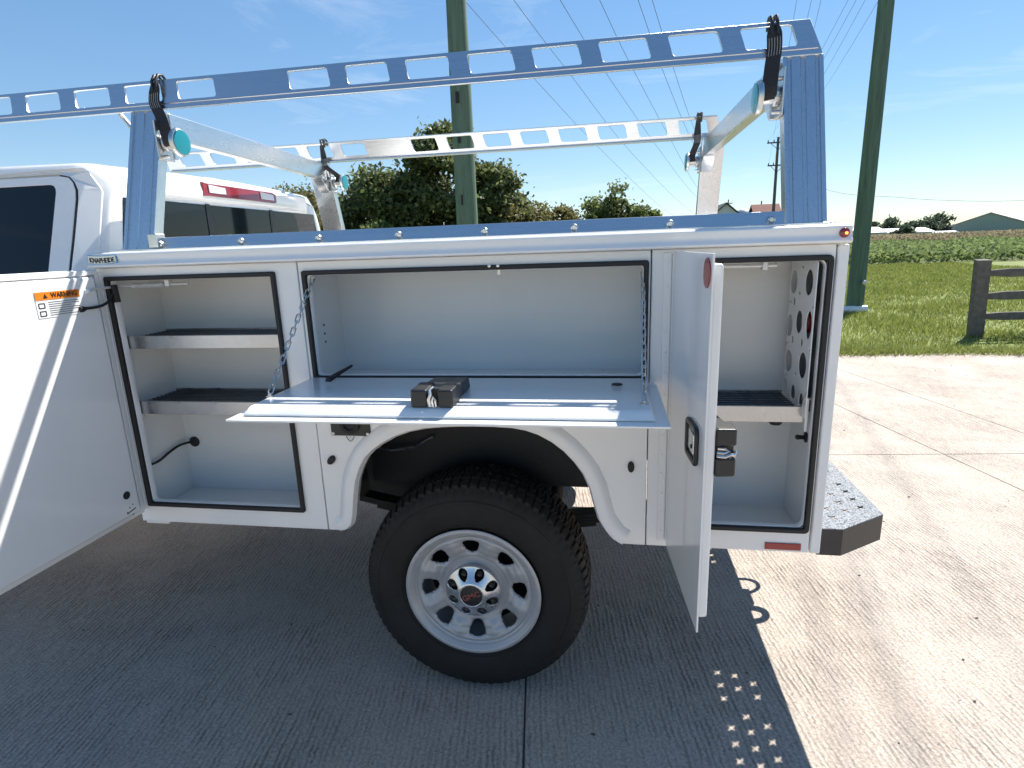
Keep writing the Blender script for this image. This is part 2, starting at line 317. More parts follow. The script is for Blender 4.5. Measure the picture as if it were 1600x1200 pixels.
# slabs of the pavement: each its own piece, saw-cut joints between
def jy(c): return lambda x: c+.087*x
ROWS = [jy(-23), jy(-15), jy(-9), jy(-3.1), jy(2.46)]
def seam(k, sl): return lambda y: k+sl*y
below = [seam(-18, -.12), seam(-12, -.12), seam(-9, -.12), seam(-6, -.12), seam(-3, -.12), seam(.048, -.118), seam(3.34, -.2), seam(6.4, -.12), seam(9.5, -.12), seam(12.6, -.12), seam(18, -.12)]
above = [seam(-18, -.12), seam(-12, -.12), seam(-9, -.12), seam(-6, -.12), seam(-2.6, -.15), seam(.3, -.17), seam(3.34, -.2), seam(4.34, -.213), seam(7.6, -.2), seam(11, -.2), seam(18, -.2)]
def isect(fx, fy):
    x, y = 0., 0.
    for _ in range(30): y = fy(x); x = fx(y)
    return x, y
GAP = .0032
def slab(fx0, fx1, fy0, fy1):
    P = [isect(fx0, fy0), isect(fx1, fy0), isect(fx1, fy1), isect(fx0, fy1)]
    c = (sum(p[0] for p in P)/4, sum(p[1] for p in P)/4)
    Q = [(x+(GAP if x < c[0] else -GAP), y+(GAP if y < c[1] else -GAP)) for x, y in P]
    b = MB(); b.prism_z(Q, -.03, 0); b.build('slab', 'concrete', pave, bevel=.003, seg=1)
for r in range(4):
    for i in range(len(below)-1): slab(below[i], below[i+1], ROWS[r], ROWS[r+1])
edge = lambda x: 6.66+.012*x
for i in range(len(above)-1): slab(above[i], above[i+1], ROWS[4], edge)

# ================================================================== TRUCK
T = empty('service_truck', (-.131, 1.0, 0))
tag(T, 'white utility service truck with open side compartments and an aluminium ladder rack', 'truck')
YW = 2.0
# ---- body side panels with openings
arch = [(-.600, .632), (-.575, .640), (-.553, .662), (-.543, .70), (-.532, .77), (-.519, .831), (-.500, .878), (-.477, .916), (-.448, .944), (-.414, .968), (-.368, .993), (-.318, 1.012), (-.262, 1.024), (-.205, 1.030), (-.150, 1.033), (-.094, 1.034), (-.03, 1.034), (.035, 1.031), (.080, 1.023), (.119, 1.010), (.163, .986), (.202, .955), (.235, .919), (.263, .879), (.283, .832), (.299, .767), (.313, .72), (.334, .683), (.358, .652), (.388, .633)]
def arch_off(d):
    p = [Vector(q) for q in arch]; o = []
    for i in range(len(p)):
        t_ = (p[min(i+1, len(p)-1)]-p[max(i-1, 0)]).normalized(); o.append(p[i]+Vector((-t_.y, t_.x))*d)
    return o
ZB, ZT = .632, 1.588
pF = plate([(-1.425, ZB), (-.6585, ZB), (-.6585, ZT), (-1.425, ZT)], [rrect(-1.372, -.742, .707, 1.552, .012)], .028, XZ(.014), 'side_panel', 'white_paint', T, .003)
outer = [(-.6555, ZB)] + arch + [(.4685, ZB), (.4685, ZT), (-.6555, ZT)]
pM = plate(outer, [rrect(-.634, .456, 1.201, 1.552, .012)], .028, XZ(.014), 'side_panel', 'white_paint', T, .003)
pR = plate([(.4715, ZB), (.974, ZB), (.974, ZT), (.4715, ZT)], [rrect(.600, .960, .711, 1.552, .02)], .028, XZ(.014), 'side_panel', 'white_paint', T, .003)
b = MB(); b.box(.9765, 1.008, -.004, .36, ZB, 1.586); b.build('rear_post', 'white_paint', T, .006)
# fender flare: a raised rounded bead that follows the arch
rings = []
ao = [arch_off(d) for d in (0.0, .008, .03, .050, .062)]
yy = [.004, -.017, -.021, -.014, .0015]
fl = MB(); rings = []
for i in range(len(arch)):
    rings.append([(ao[k][i].x, yy[k], max(ao[k][i].y, .632)) for k in range(5)] + [(ao[0][i].x, .024, ao[0][i].y)])
fl.loft(rings); fl.build('fender_flare', 'white_paint', T, smooth=True)
# compartment liners, five-sided boxes behind the openings
def liner(x0, x1, z0, z1, d, name='compartment_liner'):
    b = MB(); t = .004
    b.box(x0-t, x0, .03, d, z0-t, z1+t); b.build('liner_wall', 'liner_paint', T)
    b = MB(); b.box(x1, x1+t, .03, d, z0-t, z1+t); b.build('liner_wall', 'liner_paint', T)
    b = MB(); b.box(x0, x1, d, d+t, z0-t, z1+t); b.build('liner_back', 'liner_paint', T)
    b = MB(); b.box(x0, x1, .03, d-.001, z0-t, z0); b.build('liner_floor', 'liner_paint', T, .002)
    b = MB(); b.box(x0, x1, .03, d-.001, z1, z1+t); b.build('liner_ceiling', 'liner_paint', T)
liner(-1.405, -.70, .655, 1.575, .27)
liner(-.665, .462, 1.165, 1.575, .30)
liner(.56, .972, .665, 1.575, .27)
# rubber seals round the openings
def seal(x0, x1, z0, z1, w, r):
    plate(rrect(x0, x1, z0, z1, r), [rrect(x0+w, x1-w, z0+w, z1-w, max(r-w*.6, .004))], .016, XZ(-.005), 'door_seal', 'rubber', T, .004)
seal(-1.379, -.736, .700, 1.559, .0150, .007)
seal(-.641, .463, 1.194, 1.559, .0150, .008)
seal(.592, .968, .703, 1.559, .0155, .016)
# bright inner return lip behind each seal
for x0, x1, z0, z1, r in ((-1.372, -.742, .707, 1.552, .012), (-.634, .456, 1.201, 1.552, .012), (.6, .96, .711, 1.552, .02)):
    plate(rrect(x0+.006, x1-.006, z0+.006, z1-.006, r), [rrect(x0+.0095, x1-.0095, z0+.0095, z1-.0095, r)], .024, XZ(.014), 'opening_lip', 'white_paint', T, .002)
# top of the side packs, bed, far side, bulkhead, tailgate
b = MB(); b.box(-1.42, 1.0, .002, .36, 1.589, 1.628); b.build('pack_top', 'white_paint', T, .004)
b = MB(); b.box(-1.42, 1.0, .345, .36, .95, 1.588); b.build('bed_side', 'white_paint', T)
b = MB(); b.box(-1.42, 1.0, .361, YW-.361, .96, 1.0); b.build('bed_floor', 'white_paint', T)
b = MB(); b.box(-1.42, 1.0, YW-.36, YW, 1.06, 1.63); b.build('far_side_pack', 'white_paint', T, .01)
b = MB(); b.box(-1.42, -.6, YW-.36, YW, .64, 1.059); b.build('far_side_pack', 'white_paint', T, .01)
b = MB(); b.box(.38, 1.0, YW-.36, YW, .64, 1.059); b.build('far_side_pack', 'white_paint', T, .01)
b = MB(); b.box(-1.44, -1.421, .36, YW-.36, .96, 1.60); b.build('bulkhead', 'white_paint', T, .004)
b = MB(); b.box(.97, .999, .37, YW-.37, 1.001, 1.40); b.build('tailgate', 'white_paint', T, .008)
b = MB(); b.box(.985, .999, .362, YW-.362, .60, .9995); b.build('rear_light_block', 'white_paint', T, .004)  # added panel, stops sunlight leaking between bed floor and bumper
b = MB(); b.box(-1.9, -.52, .62, 1.38, .44, .735); b.build('underbody_light_block', 'black_steel', T, .03)  # added black box, blocks the lit patch seen through the wheel arch
# extruded top rail with rolled lip
prof = [(.0015, 1.589), (-.024, 1.589), (-.029, 1.592), (-.030, 1.597), (-.026, 1.603), (-.0215, 1.608), (-.0205, 1.614), (-.0215, 1.620), (-.0225, 1.626), (-.0225, 1.634), (-.019, 1.638), (-.012, 1.6395), (-.008, 1.634), (.0, 1.634), (.003, 1.641), (.012, 1.642), (.012, 1.6295), (.0015, 1.6285)]
b = MB(); b.prism_x(prof, -1.412, 1.003); tr = b.build('top_rail', 'white_paint', T, .0012, 1)
# red marker lamp on the rail end
b = MB(); b.lathe([(.0135, 0), (.0135, .003), (.0115, .006), (.006, .0085), (.0005, .0095)], (.982, -.0222, 1.617), (0, -1, 0), 20); lm = b.build('marker_lamp', 'red_lens', tr, smooth=True)
b = MB(); b.lathe([(.004, 0), (.004, .0015), (.002, .003)], (.984, -.0316, 1.616), (0, -1, 0), 10); b.build('lamp_bulb', 'lamp_amber', tr, smooth=True)
# maker's badge
bd = [(-1.408+.112*t_, 1.6045-.004*math.sin(math.pi*t_)) for t_ in [0, .25, .5, .75, 1]]
bt = [(-1.408+.112*t_, 1.633-.003*math.sin(math.pi*t_)) for t_ in [1, .75, .5, .25, 0]]
bdg = plate(bd+bt, [], .004, XZ(-.0245), 'maker_badge', 'badge_blue', tr, .001)
bw = [(-1.352+(x+1.352)*.95, 1.618+(z-1.618)*.82) for x, z in bd+bt]
plate(bw, [], .002, XZ(-.0268), 'badge_field', 'chrome', tr)
text('KNAPHEIDE', .0185, lambda x, y, z: (-1.352+x, -.0284-z, 1.6165+y*1.25-.0035*math.cos(x/.05*1.4)), 'badge_lettering', 'black_print', tr, stretch=.98, bold=.0003)
# body fittings
def puck(name, m, x, z, sx, sz, parent):
    b = MB(); b.lathe([(.017, 0), (.017, .008), (.0145, .0135), (.006, .0155), (.0005, .016)], (0, 0, 0), (0, -1, 0), 20)
    b.xf(lambda p: (x+p.x*sx+.35*p.z*sx*(1 if x < 0 else 0), p.y, z+p.z*sz)); return b.build(name, m, parent, smooth=True)
puck('side_grommet', 'rubber', -.612, .905, .8, .95, T); puck('side_grommet', 'rubber', .419, .909, .62, 1.05, T)
b = MB(); b.box(.842, .950, -.005, -.0005, .641, .664); b.build('side_reflector', 'red_reflector', T, .0015)
fb = MB(); fb.box(-.600, -.457, -.006, .0005, .996, 1.062); fz = fb.build('fuel_filler_box', 'black_plastic', T, .002)
b = MB(); b.lathe([(.034, 0), (.034, .008), (.022, .010), (.020, .004), (.001, .004)], (-.527, -.006, 1.04), (0, -1, 0), 24); b.build('filler_cap', 'rubber', fz, smooth=True)
for sx in (-.592, -.466):
    b = MB(); b.lathe([(.006, 0), (.006, .003), (.003, .005), (.0004, .005)], (sx, -.006, 1.004), (0, -1, 0), 10); b.build('screw', 'zinc', fz, smooth=True)
b = MB(); b.tube([(-.545+.03*t_/10, -.009, .996-.018*math.sin(math.pi*t_/10)) for t_ in range(11)], .0012, 6); b.build('tether', 'rubber', fz)
# body end skirt beneath the front corner
b = MB(); b.box(-1.43, -1.33, .02, .30, .612, .630); b.build('mount_bracket', 'white_paint', T, .003)

# ---- shelves
def shelf(x0, x1, zt, h, ydep, ribs, wires=False):
    b = MB(); b.prism_x([(.030, zt-h), (.033, zt-h-.001), (.034, zt-.002), (.041, zt-.002), (.041, zt-h+.004), (.03, zt-h+.004)], x0, x1)
    b = MB(); b.prism_x([(.030, zt-h), (.030, zt), (.042, zt), (.042, zt-.003), (.033, zt-.003), (.033, zt-h+.003), (ydep, zt-h+.003), (ydep, zt-.004), (ydep+.003, zt-.004), (ydep+.003, zt-h)], x0, x1)
    s_ = b.build('shelf_tray', 'galvanised', T, .0008, 1)
    y = .05
    for k in range(ribs):
        yk = .05+(ydep-.06)*k/(ribs-1)
        b = MB(); b.tube([(x0+.01, yk, zt-.012), (x1-.01, yk, zt-.012)], .0028, 6); b.build('shelf_wire', 'dark_mesh', s_, smooth=True)
    for k in range(5):
        xk = x0+.03+(x1-x0-.06)*k/4
        b = MB(); b.tube([(xk, .045, zt-.016), (xk, ydep-.004, zt-.016)], .003, 6); b.build('shelf_wire', 'dark_mesh', s_, smooth=True)
    b = MB(); b.box(x0+.004, x1-.004, .045, ydep-.002, zt-h+.0035, zt-h+.008); b.build('shelf_mat', 'dark_mesh', s_)
    return s_
shelf(-1.395, -.705, 1.345, .046, .25, 10)
shelf(-1.395, -.705, 1.102, .048, .25, 10)
shelf(.565, .935, 1.106, .050, .25, 9)
# shelf brackets / standoff on rear wall
b = MB(); b.box(.936, .944, .018, .032, 1.03, 1.135); br = b.build('shelf_bracket', 'liner_paint', T, .002)
b = MB(); b.lathe([(.013, 0), (.013, .006), (.004, .008)], (.935, .02, 1.132), (0, 0, 1), 14); b.build('bracket_pin', 'zinc', br, smooth=True)
b = MB(); b.lathe([(.017, 0), (.017, .004), (.007, .007), (.007, .022), (.009, .026), (.006, .032), (.0005, .034)], (.9715, .10, .985), (-1, 0, 0), 16); b.build('door_stop', 'rubber', T, smooth=True)
b = MB(); b.lathe([(.022, 0), (.022, -.014), (.016, -.024), (.0005, -.027)], (.872, .09, 1.055), (0, 0, 1), 16); b.build('rubber_dome', 'rubber', T, smooth=True)
# perforated panel on the rear compartment's end wall
def circ(cx, cz, rx, rz, n=22): return [(cx+rx*math.cos(2*math.pi*k/n), cz+rz*math.sin(2*math.pi*k/n)) for k in range(n)]
hl = [circ(.205, 1.47, .034, .036), circ(.062, 1.478, .034, .038), circ(.215, 1.33, .03, .037), circ(.125, 1.353, .032, .035), circ(.035, 1.355, .026, .042), circ(.200, 1.215, .036, .036), circ(.062, 1.228, .036, .040), circ(.214, 1.118, .024, .036), circ(.13, 1.125, .022, .026), circ(.05, 1.12, .018, .024)]
hl += [circ(y, z, .010, .013, 10) for y, z in ((.175, 1.29), (.085, 1.295), (.185, 1.41), (.075, 1.285-.0), (.175, 1.27-.01)) if (y, z) not in ((.075, 1.285), (.175, 1.26))]
hl += [circ(y, z, .008, .005, 8) for y, z in ((.222, 1.405), (.015, 1.41), (.222, 1.27), (.012, 1.285), (.215, 1.165), (.012, 1.155), (.125, 1.52), (.14, 1.44), (.12, 1.19))]
plate(rrect(.0, .242, 1.075, 1.545, .012), hl, .003, lambda u, v, w: (.930+w, u, v), 'perforated_panel', 'liner_paint', T, .0006)
b = MB(); b.lathe([(.034, 0), (.034, .012), (.026, .018), (.0005, .019)], (.9615, .125, 1.353), (-1, 0, 0), 20); b.build('lamp_housing', 'red_lens', T, smooth=True)
b = MB(); b.box(.962, .970, .031, .262, 1.08, 1.54); b.build('cavity_shade_plate', 'dark_mesh', T)  # dark plate stands in for the shade behind the panel's holes
b = MB(); b.box(.9315, .955, .058, .066, 1.43, 1.475); b.build('wire_clip', 'rubber', T, .002)

# ---- door springs and cables
def coil(p0, p1, r, turns, wire):
    p0, p1 = Vector(p0), Vector(p1); d = (p1-p0).normalized(); a = d.orthogonal().normalized(); c = d.cross(a); n = turns*10
    return [p0+(p1-p0)*(k/n)+(a*math.cos(2*math.pi*k/10)+c*math.sin(2*math.pi*k/10))*r for k in range(n+1)]
b = MB(); b.tube([(-1.372, -.085, 1.521), (-1.36, .02, 1.523), (-1.10, .05, 1.526)], .0042, 8); hr = b.build('holder_rod', 'zinc_plate', T, smooth=True)
b = MB(); b.tube(coil((-1.30, .028, 1.5235), (-1.185, .040, 1.525), .0085, 20, 0), .0022, 5); b.build('holder_spring', 'zinc_plate', hr, smooth=True)
b = MB(); b.box(-1.182, -1.164, .033, .05, 1.517, 1.549); b.build('rod_bracket', 'zinc_plate', hr, .003)
b = MB(); b.lathe([(.010, 0), (.013, .004), (.013, .014), (.009, .018)], (-1.376, -.088, 1.506), (0, 0, 1), 14); b.build('rod_pivot', 'liner_paint', hr, smooth=True)
b = MB(); b.tube([(.62, .03, 1.533), (.832, .05, 1.531)], .0058, 8); hr2 = b.build('holder_rod', 'zinc_plate', T, smooth=True)
b = MB(); b.box(.790, .806, .036, .062, 1.518, 1.551); b.build('rod_bracket', 'zinc_plate', hr2, .003)
def cable(pts, r, parent=T, name='cable'):
    P = [Vector(p) for p in pts]; o = []
    for i in range(len(P)-1):
        p0, p1, p2, p3 = P[max(i-1, 0)], P[i], P[i+1], P[min(i+2, len(P)-1)]
        for k in range(6):
            t = k/6; o.append(.5*((2*p1)+(p2-p0)*t+(2*p0-5*p1+4*p2-p3)*t*t+(3*p1-p0-3*p2+p3)*t**3))
    o.append(P[-1]); b = MB(); b.tube(o, r, 8); return b.build(name, 'rubber', parent, smooth=True)
cb = cable([(-1.372, -.114, 1.461), (-1.362, -.07, 1.462), (-1.358, -.035, 1.472), (-1.358, -.012, 1.492), (-1.358, .006, 1.515)], .0048)
b = MB(); b.lathe([(.0005, -.012), (.0095, -.008), (.0095, .004), (.006, .014), (.0045, .018)], (-1.37, -.124, 1.460), (0, 1, .05), 12); b.build('cable_boot', 'rubber', cb, smooth=True)
b = MB(); b.tube([(-1.352, .0, 1.53), (-1.353, .004, 1.50), (-1.352, .004, 1.47)], .010, 8); b.build('cable_boot', 'rubber', cb, smooth=True)
cb = cable([(-1.385, .045, .846), (-1.386, .09, .845), (-1.388, .15, .858), (-1.384, .21, .868), (-1.372, .268, .862)], .005)
b = MB(); b.lathe([(.022, 0), (.022, .005), (.012, .009), (.008, .016), (.0005, .017)], (-1.365, .269, .862), (0, -1, 0), 14); b.build('cable_boot', 'rubber', cb, smooth=True)
b = MB(); b.lathe([(.012, 0), (.012, .003), (.007, .010), (.0005, .011)], (-1.404, .042, .846), (1, 0, 0), 12); b.build('cable_boot', 'rubber', cb, smooth=True)
b = MB(); b.box(.0, .012, .031, .036, 1.525, 1.553); b.build('latch_striker', 'zinc', T, .002)
for xx in (-.015, .012):
    b = MB(); b.lathe([(.005, 0), (.005, .003), (.0005, .004)], (xx, -.012, 1.5565), (0, -1, 0), 10); b.build('screw', 'zinc', T, smooth=True)
for zz in (1.30, 1.33, 1.36):
    b = MB(); b.lathe([(.005, 0), (.004, .002), (.0005, .002)], (-.6648, .15, zz), (1, 0, 0), 8); b.build('rivet', 'dark_mesh', T, smooth=True)

# ---- open doors
def door_frame(hx, hy, ang):
    ca, sa = math.cos(ang), math.sin(ang)
    return lambda p: (hx+p[0]*ca-p[1]*sa, hy+p[0]*sa+p[1]*ca, p[2])
# front door, swung square out from the body
F1 = door_frame(-1.402, -.012, math.radians(-90.3)); W1 = .68
b = MB(); b.box(.0, W1, 0, .006, .676, 1.585).xf(F1); d1 = b.build('compartment_door', 'white_paint', T, .0015, 1)
b = MB(); b.box(.035, W1-.03, .0065, .030, .700, 1.562).xf(F1); b.build('inner_pan', 'white_paint', d1, .010, 3)
b = MB(); b.box(.004, .022, .0065, .016, .69, 1.575).xf(F1); b.build('hinge_leaf', 'white_paint', d1, .003)
b = MB(); b.tube([F1((-.002, .012, .69)), F1((-.002, .012, 1.575))], .0055, 8); b.build('hinge_knuckle', 'white_paint', d1, smooth=True)
b = MB(); b.box(.01, W1-.005, .0065, .018, 1.566, 1.583).xf(F1); b.build('drip_lip', 'white_paint', d1, .003)
# stiffening crease pressed into the pan is left flat; hole plug and print marks
b = MB(); b.lathe([(.0145, 0), (.0145, .002), (.010, .003), (.0005, .003)], F1((.088, .0302, .785)), (1, 0, 0), 18); b.build('hole_plug', 'rubber', d1, smooth=True)
P1 = lambda u, v, w: F1((u, .0308+w, v))
lab = plate([(.108, 1.447), (.262, 1.447), (.262, 1.527), (.108, 1.527)], [], .0008, P1, 'warning_label', 'white_print', d1)
plate([(.109, 1.502), (.261, 1.502), (.261, 1.526), (.109, 1.526)], [], .0008, lambda u, v, w: F1((u, .0318+w, v)), 'label_header', 'orange_print', d1)
text('WARNING', .0215, lambda x, y, z: F1((.164-x*.88, .0326+z, 1.514+y)), 'label_lettering', 'black_print', d1, bold=.0003)
tri = [(.236, 1.507), (.222, 1.507), (.229, 1.521)]
plate(tri, [], .0006, lambda u, v, w: F1((u, .0326+w, v)), 'label_triangle', 'black_print', d1)
for k in range(7):
    for x0, x1 in ((.115, .222),) :
        if k in (2, 5): x0 += .03
        plate([(x0, 1.4945-k*.0066), (x1, 1.4945-k*.0066), (x1, 1.4928-k*.0066), (x0, 1.4928-k*.0066)], [], .0004, lambda u, v, w: F1((u, .0316+w, v)), 'label_line', 'black_print', d1)
for z0 in (1.476, 1.452):
    plate(rrect(.234, .256, z0, z0+.017, .003), [rrect(.237, .253, z0+.003, z0+.014, .002)], .0004, lambda u, v, w: F1((u, .0316+w, v)), 'label_pictogram', 'black_print', d1)
for k, (s0, z0) in enumerate(((.098, .722), (.085, .735), (.070, .742), (.075, .705))):
    b = MB(); b.lathe([(.0025, 0), (.0025, .001), (.0003, .0012)], F1((s0, .0302, z0)), (1, 0, 0), 8); b.build('print_dot', 'black_print', d1)
plate([(.060, .722), (.100, .715), (.100, .719), (.060, .726)], [], .0004, P1, 'print_line', 'black_print', d1)

# fold-down door of the long compartment
ZS = 1.187
b = MB(); b.box(-.668, .492, -.443, -.022, ZS-.006, ZS); d2 = b.build('compartment_door', 'white_paint', T, .0012, 1)
b = MB(); pan = [(-.030, ZS+.0005), (-.408, ZS+.0005), (-.411, ZS+.006), (-.405, ZS+.014), (-.392, ZS+.0215), (-.384, ZS+.023), (-.04, ZS+.023), (-.032, ZS+.018)]
b.loft([[(-.637, y, z) if z < ZS+.01 else (-.630, y+.004 if y < -.3 else y, z) for y, z in pan], [(.460, y, z) if z < ZS+.01 else (.453, y+.004 if y < -.3 else y, z) for y, z in pan]])
b.build('inner_pan', 'white_paint', d2, .002)
b = MB(); b.tube([(-.66, -.018, ZS-.002), (.485, -.018, ZS-.002)], .0058, 8); b.build('hinge_knuckle', 'white_paint', d2, smooth=True)
b = MB(); b.lathe([(.016, 0), (.016, .002), (.011, .003), (.0005, .003)], (.371, -.12, ZS+.023), (0, 0, 1), 18); b.build('hole_plug', 'rubber', d2, smooth=True)
ZP = ZS+.0232
def latch(parent, fn):
    """black two-piece rotary latch housing: u across, v along towards the edge, w height"""
    b = MB(); b.loft([[fn(-.052, .0, .0), fn(.052, .0, .0), fn(.052, .20, .0), fn(-.052, .20, .0)], [fn(-.052, .01, .034), fn(.052, .01, .034), fn(.052, .20, .047), fn(-.052, .20, .047)]])
    lb = b.build('latch_box', 'black_plastic', parent, .005)
    b = MB(); b.loft([[fn(-.058, .135, .0), fn(-.012, .135, .0), fn(-.012, .222, .0), fn(-.058, .222, .0)], [fn(-.057, .135, .050), fn(-.012, .135, .050), fn(-.012, .220, .048), fn(-.057, .220, .048)]]); b.build('latch_cover', 'black_plastic', parent, .006)
    b = MB(); b.loft([[fn(.016, .135, .0), fn(.058, .135, .0), fn(.058, .222, .0), fn(.016, .222, .0)], [fn(.016, .135, .050), fn(.057, .135, .050), fn(.057, .220, .048), fn(.016, .220, .048)]]); b.build('latch_cover', 'black_plastic', parent, .006)
    b = MB(); b.tube([fn(-.006, .218, .003), fn(-.007, .222, .022), fn(-.002, .220, .034), fn(-.006, .212, .045), fn(.0, .20, .05)], .0045, 6); b.build('latch_claw', 'zinc', parent, smooth=True)
    b = MB(); b.tube([fn(.003, .219, .003), fn(.002, .223, .018), fn(.006, .222, .030), fn(.011, .222, .020), fn(.0115, .219, .004)], .0040, 6); b.build('latch_claw', 'zinc', parent, smooth=True)
    return lb
latch(d2, lambda u, v, w: (-.108+u, -.165-v, ZP+w))
def chain(p0, p1, n, parent, sag=.0):
    p0, p1 = Vector(p0), Vector(p1); d = (p1-p0); ln = d.length/n; b = MB(); dn = d.normalized(); a = dn.orthogonal().normalized(); c = dn.cross(a)
    for k in range(n):
        ctr = p0+d*((k+.5)/n)+Vector((0, 0, -sag*math.sin(math.pi*(k+.5)/n))); s_ = a if k % 2 else c; hl_ = ln*.5+.0035; hw = .0065; pts = []
        for j in range(12):
            t = 2*math.pi*j/12; e_ = hl_-hw
            pts.append(ctr+dn*(hw*math.cos(t)+(e_ if math.cos(t) > 0 else -e_))+s_*(hw*math.sin(t)))
        b.tube(pts, .0022, 5, closed=True)
    o = b.build('door_chain', 'zinc', parent, smooth=True); o['kind'] = 'stuff'; return o
chain((-.620, .028, 1.533), (-.628, -.285, ZP+.012), 17, d2)
chain((.447, .028, 1.520), (.437, -.325, ZP+.008), 17, d2)
for x, y in ((-.628, -.288), (.437, -.328)):
    b = MB(); b.lathe([(.011, 0), (.011, .003), (.006, .004), (.006, .009), (.0005, .010)], (x, y, ZP), (0, 0, 1), 12); b.build('chain_bolt', 'zinc', d2, smooth=True)
for x in (-.627, .452):
    b = MB(); b.box(x-.006, x+.006, .024, .036, 1.515, 1.542); b.build('chain_hook', 'zinc', d2, .003)
b = MB(); b.loft([[(-.553, -.098, ZP), (-.530, -.105, ZP), (-.530, -.095, ZP+.012), (-.553, -.090, ZP+.012)], [(-.520, .03, ZP+.022), (-.512, .03, ZP+.022), (-.512, .033, ZP+.03), (-.520, .033, ZP+.03)]]); b.build('pull_strap', 'rubber', d2, .003)

# rear door, swung out square, seen from its outer face
A3 = math.atan2(-.44, .034); F3 = door_frame(.533, -.012, A3); W3 = .443
b = MB(); b.box(.0, W3, 0, .005, .645, 1.583).xf(F3); d3 = b.build('compartment_door', 'white_paint', T, .0012, 1)
b = MB(); b.box(.03, W3-.022, .0055, .032, .672, 1.560).xf(F3); b.build('inner_pan', 'white_paint', d3, .008, 3)
b = MB(); b.tube([F3((-.004, .004, .66)), F3((-.004, .004, 1.575))], .006, 8); b.build('hinge_knuckle', 'white_paint', d3, smooth=True)
b = MB(); b.box(.505, .528, -.005, -.0005, .655, 1.578); b.build('hinge_leaf', 'white_paint', d3, .0015)
for k in range(14):
    b = MB(); b.lathe([(.004, 0), (.003, .002), (.0004, .0024)], (.5165, -.005, .69+k*.066), (0, -1, 0), 8); b.build('rivet', 'white_paint', d3, smooth=True)
plate(circ(.405, 1.540, .030, .034, 28), [], .003, lambda u, v, w: F3((u, -.0018+w, v)), 'round_reflector', 'red_reflector', d3, .001)
def fo(u, v, w): return F3((u, -.003-w, v))
plate(rrect(.272, .392, 1.068, 1.170, .02), [rrect(.286, .378, 1.082, 1.156, .012)], .010, lambda u, v, w: fo(u, v, w+.002), 'handle_bezel', 'black_plastic', d3, .003)
plate(rrect(.287, .377, 1.083, 1.155, .010), [], .003, lambda u, v, w: fo(u, v, w-.001), 'handle_dish', 'chrome', d3)
b = MB(); b.loft([[fo(.298, 1.092, .0), fo(.366, 1.092, .0), fo(.366, 1.146, .0), fo(.298, 1.146, .0)], [fo(.300, 1.094, .003), fo(.364, 1.094, .006), fo(.364, 1.144, .006), fo(.300, 1.144, .003)]]); b.build('handle_paddle', 'chrome', d3, .003)
b = MB(); b.lathe([(.006, 0), (.006, .003), (.0005, .004)], fo(.352, 1.112, .005), F3((0, -1, 0)) if False else (-1, 0, 0), 10); b.build('key_lock', 'black_steel', d3, smooth=True)
latch(d3, lambda u, v, w: F3((.250+v*.78, .0325+w, 1.118+u*1.05)))

# ---- rear bumper with punched star holes
BX0, BX1, BZ = 1.012, 1.253, .70
bo = [(BX0, .040), (1.086, .040), (BX1, .162), (BX1, YW-.162), (1.086, YW-.040), (BX0, YW-.040)]
def star(cx, cy, r0=.0205, r1=.0065):
    return [(cx+(r0 if k % 2 == 0 else r1)*math.cos(math.pi*k/4+math.pi/4), cy+(r0 if k % 2 == 0 else r1)*math.sin(math.pi*k/4+math.pi/4)) for k in range(8)]
hs = []
for col, x in enumerate((1.081, 1.141, 1.201)):
    for r in range(28):
        y = .121+r*.0655+(col*.011) + (0.044 if col == 1 else 0.0)
        if y < .10 or y > YW-.1: continue
        if col == 2 and y < .17: continue
        if (r % 7) == 5 or .66 < y < YW-.66: continue
        hs.append(star(x, y))
bp_ = plate(bo, hs, .004, lambda u, v, w: (u, v, BZ-.002+w), 'step_bumper', 'grit_coating', T)
for i in range(len(bo)):
    (x0, y0), (x1, y1) = bo[i], bo[(i+1) % len(bo)]
    if i == len(bo)-1: continue
    dx, dy = x1-x0, y1-y0; l_ = math.hypot(dx, dy); nx, ny = dy/l_*.005, -dx/l_*.005
    b = MB(); b.prism_z([(x0, y0), (x1, y1), (x1-nx, y1-ny), (x0-nx, y0-ny)], .606, BZ-.0045); b.build('bumper_skirt', 'bumper_black', bp_)
b = MB(); b.box(.9, 1.19, .955, 1.045, .45, .53); hc = b.build('hitch_receiver', 'black_steel', T, .006)
b = MB(); b.box(1.175, 1.205, .94, 1.06, .435, .545); b.build('receiver_collar', 'black_steel', hc, .006)
for s_, yc in ((-1, .90), (1, 1.12)):
    b = MB(); b.tube([(1.205+(.075 if s_ > 0 else .055)*math.cos(t), yc-.03*math.sin(t), .50+(.05 if s_ > 0 else .028)*math.sin(t)) for t in [2*math.pi*k/20 for k in range(20)]], .010 if s_ > 0 else .017, 8, closed=True); b.build('chain_loop', 'black_steel', hc, smooth=True)
b = MB(); b.box(.99, 1.05, .75, 1.25, .44, .60); b.build('hitch_crossmember', 'black_steel', hc, .01)

